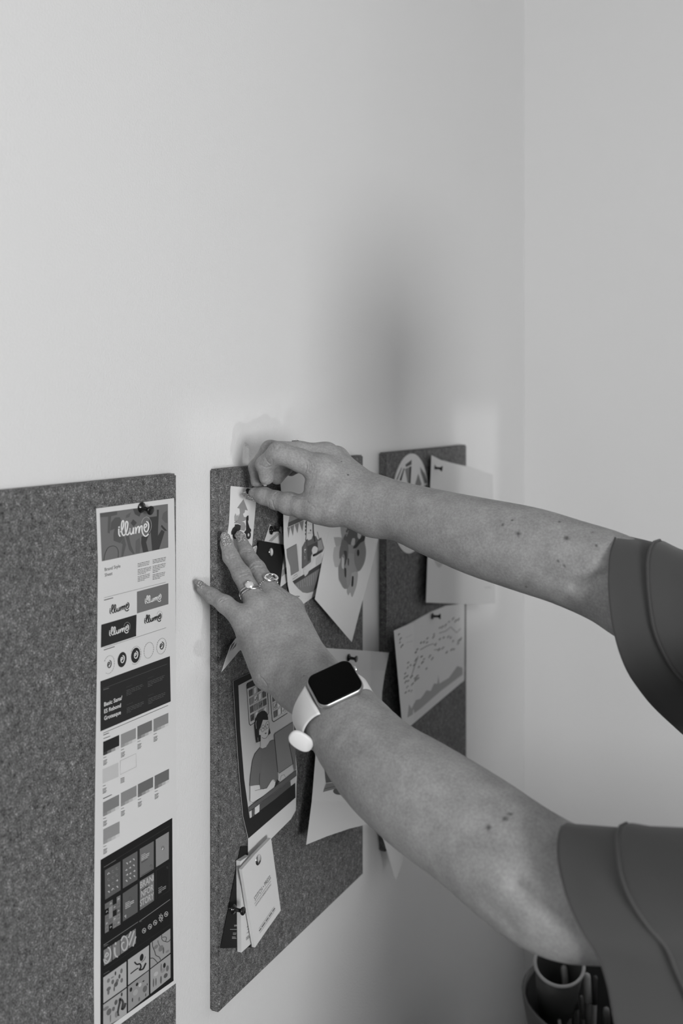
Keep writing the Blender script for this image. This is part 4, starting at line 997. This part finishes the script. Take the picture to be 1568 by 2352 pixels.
# band loop
V, F = [], []; n = 60; w2 = .0112
ux, uy = e, nn
ctr = axc - dd*(axc-wc).dot(dd) - e*.0022
rx, ry = .0362, .0362
th0 = []
for i in range(n+1):
    th = math.radians(28)+(2*PI-math.radians(56))*i/n
    th0.append(th)
    top = (ctr+uy*ry)
    w_ = w2*(1+.30*max(0, 1-abs(i/n*2-1)**.5*1.0)) if False else w2*(1.0+.45*(abs(i/n*2-1)**8))
    c0 = ctr+ux*math.sin(th)*rx+uy*math.cos(th)*ry
    nr_ = (ux*math.sin(th)*ry+uy*math.cos(th)*rx).normalized()
    for (sx, h_) in ((-1,-.0006),(-1,.0004),(-.86,.0010),(.86,.0010),(1,.0004),(1,-.0006),(.86,-.0010),(-.86,-.0010)): V.append(c0+dd*w_*sx+nr_*h_)
for i in range(n):
    for j in range(8): F.append((i*8+j, i*8+(j+1) % 8, (i+1)*8+(j+1) % 8, (i+1)*8+j))
F.append(tuple(range(8))); F.append(tuple(n*8+k for k in range(8)))
strap = mesh_obj('strap', V, F, M_STRAP, parent=watch, smooth=True)
# tucked strap end standing off under the wrist
cen = P(691, 1702, .925)
q1 = (P(663,1688,.925)-P(716,1722,.925)).normalized(); q2 = (P(700,1678,.925)-P(684,1722,.930)); q2 = (q2-q1*q2.dot(q1)).normalized(); q3 = q1.cross(q2)
V, F = [], []; m_ = 36; prof = [(-.0022,.82),(-.0016,.96),(0,1.0),(.0016,.96),(.0022,.82),(.0023,.4)]
for (h_, k) in prof:
    for i in range(m_):
        x = 2*PI*i/m_; cs, sn = math.cos(x), math.sin(x)
        V.append(cen+q1*(abs(cs)**.8*math.copysign(1, cs))*.0112*k+q2*(abs(sn)**.8*math.copysign(1, sn))*.0078*k+q3*h_)
for j in range(len(prof)-1):
    for i in range(m_): F.append((j*m_+i, j*m_+(i+1) % m_, (j+1)*m_+(i+1) % m_, (j+1)*m_+i))
F.append(tuple(range(m_))[::-1]); F.append(tuple((len(prof)-1)*m_+i for i in range(m_)))
mesh_obj('strap_end', V, F, M_STRAP, parent=watch, smooth=True)

# ------------------------------------------------------------------ side table, tub and pens by the far corner
TX0, TX1, TY0, TY1, TZ = .15, .43, 1.51, 1.79, .44
tb = empty('side_table', ((TX0+TX1)/2, (TY0+TY1)/2, 0), 'low side table under the pen tub beside the back corner', 'table')
M_TBL = mat('pale_table_laminate', .5, .4)
bm_obj('table_top', box_bm((TX0,TY0,TZ-.022), (TX1,TY1,TZ), .003), M_TBL, parent=tb)
for x in (TX0+.02, TX1-.04):
    for y in (TY0+.02, TY1-.04): bm_obj('leg', box_bm((x,y,0),(x+.02,y+.02,TZ-.022), .002), M_TBL, parent=tb)
tc_ = P(1440, 2290, 1.62); tc_ = Vector((tc_.x, tc_.y, TZ))
tub = empty('pen_tub', tc_, 'grey round tub with black lining standing in the corner full of pens', 'tub')
V, F = lathe([(0,.118),(.01,.124),(.15,.150),(.181,.155),(.1815,.1505),(.10,.140)], tc_, Vector((0,0,1)), 48); F = F[:-1]
mesh_obj('tub_body', V, F, mat('grey_tub_plastic', .13, .6), parent=tub, smooth=True)
V, F = lathe([(.002,.110),(.008,.118),(.178,.1475),(.1785,.1465),(.012,.114)], tc_, Vector((0,0,1)), 48)
mesh_obj('lining', V, F, mat('black_lining_cloth', .012, .8), parent=tub, smooth=True)
gp = P(1284, 2214, 1.62); jax = U_*.82-F_*.45-R_*.05; 
jar = empty('white_rim_jar', gp-jax.normalized()*.13, 'small grey jar with pale rim standing inside the pen tub', 'jar')
V, F = lathe([(-.13,.022),(-.125,.026),(0,.0365),(0,.0350),(-.12,.024)], gp, jax, 32); F = F[:-1]
mesh_obj('jar_body', V, F, mat('smoky_jar_plastic', .10, .35), parent=jar, smooth=True)
a, e1_, f1_ = frame(jax)
V, F = tube([gp+(e1_*math.cos(x)+f1_*math.sin(x))*.0358 for x in np.linspace(0, 2*PI, 41)[:-1]], .0026, 8, True)
mesh_obj('rim', V, F, mat('pale_rim_plastic', .55, .4), parent=jar, smooth=True)
pens = [((1279,2284),(1292,2440),.0026,1.0,.55,'pale slim rod standing below the jar rim'),((1294,2218),(1312,2420),.0052,.20,.30,'thick grey marker with a speckled cap, second from the jar'),
 ((1319,2256),(1322,2420),.0056,.07,.13,'dark marker with a rounded grey top in the tub middle'),((1347,2236),(1353,2420),.0056,.06,.32,'dark marker with a bright band right of the tub middle'),
 ((1334,2288),(1350,2430),.0032,.28,.20,'thin pale pencil low between two dark markers'),((1392,2314),(1397,2440),.0050,.12,.16,'dull grey rounded marker near the sleeve'),
 ((1413,2322),(1424,2440),.0050,.11,.10,'rounded marker standing closest to the sleeve'),((1367,2242),(1362,2420),.0034,.30,.05,'slim pen with a pale tip behind the bright banded marker'),((1305,2290),(1300,2430),.0040,.05,.20,'dark slim pen leaning left between thick markers')]
for i, (a_, b_, r, g1, g2, lab) in enumerate(pens):
    Zp = 1.64+.012*(i % 3); A = P(a_[0], a_[1], Zp); Bp = P(b_[0], b_[1], Zp); ax = Bp-A; l_ = min(ax.length, (A.z-TZ-.012)/abs(ax.normalized().z)); ax.normalize()
    t = empty('marker_pen', A, lab, 'pen', 'pens in the corner tub')
    V, F = lathe([(l_*.36,r*.98),(l_*.97,r*.9),(l_,r*.4)], A, ax, 14); mesh_obj('barrel', V, F, mat('pen_barrel_%d' % i, min(g1*1.0, .7), .4), parent=t, smooth=True)
    V, F = lathe([(-.0005,r*.35),(.0015,r*.85),(.006,r),(l_*.36,r*1.06)], A, ax, 14); mesh_obj('cap', V, F, mat('pen_cap_%d' % i, min(g2*1.7, .75), .35), parent=t, smooth=True)
# ------------------------------------------------------------------ flared sleeves and top
M_CLOTH = mat('dark_jersey_cloth', .062, .85); n, l, b = nodes(M_CLOTH); b.inputs['Sheen Weight'].default_value = .12; add_noise_bump(M_CLOTH, 900, .25, .0004)
def sleeve(near, Zc, depth, shift, label_seam, far_k=1.0, steps=26):
    """near: list of (px,py,dz) from hem top down to hem bottom; swept towards the shoulder through 'shift' (list of (target centre, scale))"""
    nearp = catmull([Vector(p) for p in near], 6); m = len(nearp)
    ring = []
    for i, q in enumerate(nearp):
        t = i/(m-1); dz = depth*math.sin(PI*t)**.75; ring.append(P(q.x, q.y, Zc+q.z-dz))
    for i in reversed(range(1, m-1)):
        q = nearp[i]; t = i/(m-1); dz = depth*math.sin(PI*t)**.75*far_k; ring.append(P(q.x+6, q.y, Zc+q.z+dz*1.1))
    cen = sum(ring, Vector())/len(ring)
    return ring, cen
def loft_sleeve(ring, cen, path, parent, name='sleeve', thick=.0012, wob=.0):
    V, F = [], []; n = len(ring); rings = []
    for (tgt, sc, sz, k) in path:
        rings.append([tgt+(q-cen)*sc-U_*((q-cen).z*(sc-sz)) for q in ring])
    outer = rings
    inner = []
    for R in rings:
        c0 = sum(R, Vector())/n; inner.append([q+(c0-q).normalized()*thick for q in R])
    for R in outer: V += R
    for R in inner: V += R
    m = len(outer)
    for i in range(m-1):
        for k in range(n):
            k2 = (k+1) % n
            F.append((i*n+k, i*n+k2, (i+1)*n+k2, (i+1)*n+k)); o = m*n
            F.append((o+(i+1)*n+k, o+(i+1)*n+k2, o+i*n+k2, o+i*n+k))
    for i in (0, m-1):
        for k in range(n):
            k2 = (k+1) % n; F.append((i*n+k, m*n+i*n+k, m*n+i*n+k2, i*n+k2))
    return mesh_obj(name, V, F, M_CLOTH, parent=parent, smooth=True)
def px_curve_rings(curves, Zs, depth, squash=1.0):
    out = []
    for cu, Z in zip(curves, Zs):
        q_ = catmull([Vector((a, b, 0)) for a, b in cu], 8); L = [0]
        for i in range(1, len(q_)): L.append(L[-1]+(q_[i]-q_[i-1]).length)
        m = 33; samp = []
        for j in range(m):
            d = L[-1]*j/(m-1); i = max(1, min(len(L)-1, int(np.searchsorted(L, d)))); t = (d-L[i-1])/max(L[i]-L[i-1], 1e-6); samp.append(q_[i-1].lerp(q_[i], t))
        R = []
        for j, q in enumerate(samp):
            t = j/(m-1); dz = depth*math.sin(PI*t)**.5; R.append(P(q.x, q.y, Z-dz))
        for j in reversed(range(1, m-1)):
            t = j/(m-1); q = samp[j]; dz = depth*math.sin(PI*t)**.5; R.append(P(q.x+10*math.sin(PI*t), q.y+4*math.sin(PI*t), Z+dz))
        out.append(R)
    return out
def skin_rings(rings, name, parent, thick=.0014, m=M_CLOTH):
    V, F = [], []; n = len(rings[0]); k_ = len(rings)
    for R in rings: V += R
    for R in rings:
        c0 = sum(R, Vector())/n; V += [q+(c0-q).normalized()*thick for q in R]
    o = n*k_
    for i in range(k_-1):
        for k in range(n):
            k2 = (k+1) % n; F.append((i*n+k, i*n+k2, (i+1)*n+k2, (i+1)*n+k)); F.append((o+(i+1)*n+k, o+(i+1)*n+k2, o+i*n+k2, o+i*n+k))
    for i in (0, k_-1):
        for k in range(n):
            k2 = (k+1) % n; F.append((i*n+k, o+i*n+k, o+i*n+k2, i*n+k2))
    return mesh_obj(name, V, F, m, parent=parent, smooth=True)
def interp(R1, R2, t): return [a.lerp(b, t) for a, b in zip(R1, R2)]
def offs(R, d):
    c0 = sum(R, Vector())/len(R); return [q+(q-c0).normalized()*d for q in R]
def shoulder_ring(c, ax, r, like):
    a, e1, e2 = frame(ax); n = len(like); R = []
    # start at top, run down the camera side
    up = (U_-a*U_.dot(a)).normalized(); nr = (-F_+a*F_.dot(a)).normalized()
    for k in range(n):
        th = 2*PI*k/n; R.append(c+up*math.cos(th)*r+nr*math.sin(th)*r*.9)
    return R
def make_sleeve(hem, seam, far, Zs, depth, sh_c, sh_ax, sh_r):
    H, S_, Fr = px_curve_rings([hem, seam, far], Zs, depth)
    cuff = [offs(H, -.0010), H]+[offs(interp(H, S_, t), -.0006) for t in (.06, .3, .55, .8, .94, 1.0)]
    skin_rings(cuff, 'sleeve_cuff', person)
    SR = shoulder_ring(sh_c, sh_ax, sh_r, H)
    up = [offs(S_, .0012), offs(interp(S_, Fr, .02), .0026), offs(interp(S_, Fr, .10), .0030)]+[offs(interp(S_, Fr, t), .0014) for t in (.3, .5, .75, 1.0)]+[interp(Fr, SR, t) for t in (.25, .5, .75, 1.0)]
    skin_rings(up, 'sleeve', person)
    V, F = tube([q for q in offs(interp(S_, Fr, .025), .0026)], .0012, 6, True)
    mesh_obj('seam_piping', V, F, M_CLOTH, parent=person, smooth=True)
# left (lower) sleeve
make_sleeve([(1303,1889),(1290,1893),(1281,1915),(1278,1948),(1281,1985),(1291,2030),(1307,2080),(1335,2140),(1372,2200),(1395,2270),(1408,2340),(1425,2400),(1480,2440)],
            [(1436,1899),(1424,1902),(1416,1920),(1417,1955),(1422,2000),(1433,2040),(1455,2085),(1490,2135),(1525,2175),(1548,2230),(1580,2300),(1610,2360),(1650,2400)],
            [(1640,1908),(1625,1912),(1615,1930),(1615,1965),(1620,2005),(1635,2050),(1660,2100),(1700,2150),(1740,2190),(1765,2240),(1790,2300),(1820,2350),(1850,2380)],
            (.778, .748, .70), .074, Vector((.63, .70, 1.235)), Vector((.9, -.3, .2)), .072)
# right (upper) sleeve
make_sleeve([(1423,1225),(1415,1226),(1409,1240),(1400,1270),(1396,1310),(1396,1355),(1400,1400),(1407,1445),(1420,1495),(1438,1540),(1460,1575),(1500,1625),(1570,1690)],
            [(1512,1246),(1502,1247),(1491,1262),(1485,1290),(1485,1330),(1488,1370),(1493,1410),(1501,1450),(1518,1492),(1540,1530),(1568,1562),(1610,1600),(1670,1650)],
            [(1660,1300),(1650,1301),(1640,1312),(1632,1335),(1630,1365),(1632,1400),(1638,1435),(1648,1470),(1665,1500),(1688,1530),(1715,1560),(1750,1590),(1790,1620)],
            (.950, .935, .915), .078, Vector((.665, 1.03, 1.32)), Vector((.95, .2, .1)), .070)
# torso of the top
def ell_ring(c, rx, ry, n=40): return [Vector(c)+Vector((rx*math.cos(2*PI*k/n), ry*math.sin(2*PI*k/n), 0)) for k in range(n)]
skin_rings([ell_ring(c, a, b) for c, a, b in (((.72,.87,.80),.170,.225),((.72,.87,.83),.172,.227),((.72,.87,1.0),.155,.205),((.71,.87,1.12),.155,.200),((.70,.868,1.22),.135,.205),((.69,.867,1.28),.105,.205),((.69,.868,1.325),.085,.175),((.695,.87,1.355),.070,.110),((.695,.87,1.385),.062,.072),((.695,.87,1.388),.060,.070))], 'top', person)
M_TR = mat('black_trouser_cloth', .03, .85); M_SH = mat('black_shoe_leather', .03, .4)
for s in (-1, 1):
    skin_rings([ell_ring((.70,.87+s*y,z), a, b, 28) for z, y, a, b in ((.04,.10,.055,.055),(.06,.10,.056,.056),(.30,.10,.062,.060),(.48,.098,.070,.068),(.65,.098,.100,.096),(.80,.098,.130,.115),(.90,.095,.140,.120))], 'trouser_leg', person, m=M_TR)
    V, F = [], []; n = 24
    for (z, k) in ((0,.96),(.012,1),(.035,.95),(.055,.75),(.075,.5),(.08,.3)):
        for i in range(n):
            x = 2*PI*i/n; V.append(Vector((.655+.125*k*math.cos(x)*(1 if z < .05 else .7)+(.03 if z > .05 else 0), .87+s*.10+.044*k*math.sin(x), z)))
    for j in range(5):
        for i in range(n): F.append((j*n+i, j*n+(i+1) % n, (j+1)*n+(i+1) % n, (j+1)*n+i))
    F.append(tuple(range(n))[::-1]); F.append(tuple(5*n+i for i in range(n)))
    mesh_obj('shoe', V, F, M_SH, parent=person, smooth=True)
# hair
V, F = [], []; nu, nv = 36, 16
for j in range(nv+1):
    for i in range(nu+1):
        u = -2.35+4.7*i/nu; v = PI*.5-(PI*.5+.75)*j/nv
        r = Vector((math.cos(u)*math.cos(v)*.108, math.sin(u)*math.cos(v)*.096, math.sin(v)*.104))
        if v < 0: r = Vector((math.cos(u)*.108, math.sin(u)*.096, v*.16))
        r *= 1+.012*math.sin(u*23+j*.3); V.append(Vector((.705,.76,1.575))+r)
for j in range(nv):
    for i in range(nu): F.append((j*(nu+1)+i, (j+1)*(nu+1)+i, (j+1)*(nu+1)+i+1, j*(nu+1)+i+1))
o = mesh_obj('hair', V, F, mat('dark_hair', .05, .5), parent=person, smooth=True)
md = o.modifiers.new('thickness', 'SOLIDIFY'); md.thickness = .012; md.offset = -1
for s in (-1, 1):
    V, F = lathe([(-.002,.0001),(0,.0035),(.0012,.0055),(.002,.0001)], Vector((.618,.76+s*.031,1.553)), Vector((-1,s*.25,0)), 14)
    mesh_obj('eye', V, F, mat('dark_eye', .02, .2), parent=person, smooth=True)
    V, F = tube([Vector((.607,.76+s*.016,1.572)), Vector((.604,.76+s*.032,1.578)), Vector((.612,.76+s*.048,1.572))], .0025, 6); mesh_obj('eyebrow', V, F, mat('dark_hair', .05, .5), parent=person, smooth=True)
# ------------------------------------------------------------------ unseen cabinet added behind the person to keep light off the lower wall
cab = empty('light_block_cabinet', (1.3, .44, 0), 'grey low filing cabinet added unseen behind the person to shade the lower wall', 'cabinet')
M_CAB = mat('grey_cabinet_steel', .35, .45)
bm_obj('cabinet_body', box_bm((1.1, .12, .04), (1.5, .76, .92), .006), M_CAB, parent=cab)
bm_obj('plinth', box_bm((1.13, .15, 0), (1.47, .73, .04)), mat('dark_hair', .05, .5), parent=cab)
for k in range(3):
    dr = bm_obj('drawer', box_bm((1.498, .14, .07+.28*k), (1.515, .74, .33+.28*k), .004), M_CAB, parent=cab)
    V, F = tube([Vector((1.515, .37, .27+.28*k)), Vector((1.540, .38, .27+.28*k)), Vector((1.540, .50, .27+.28*k)), Vector((1.515, .51, .27+.28*k))], .005, 10)
    h_ = mesh_obj('handle', V, F, M_STEEL, smooth=True); h_.parent = dr; h_.location = -dr.location - cab.location
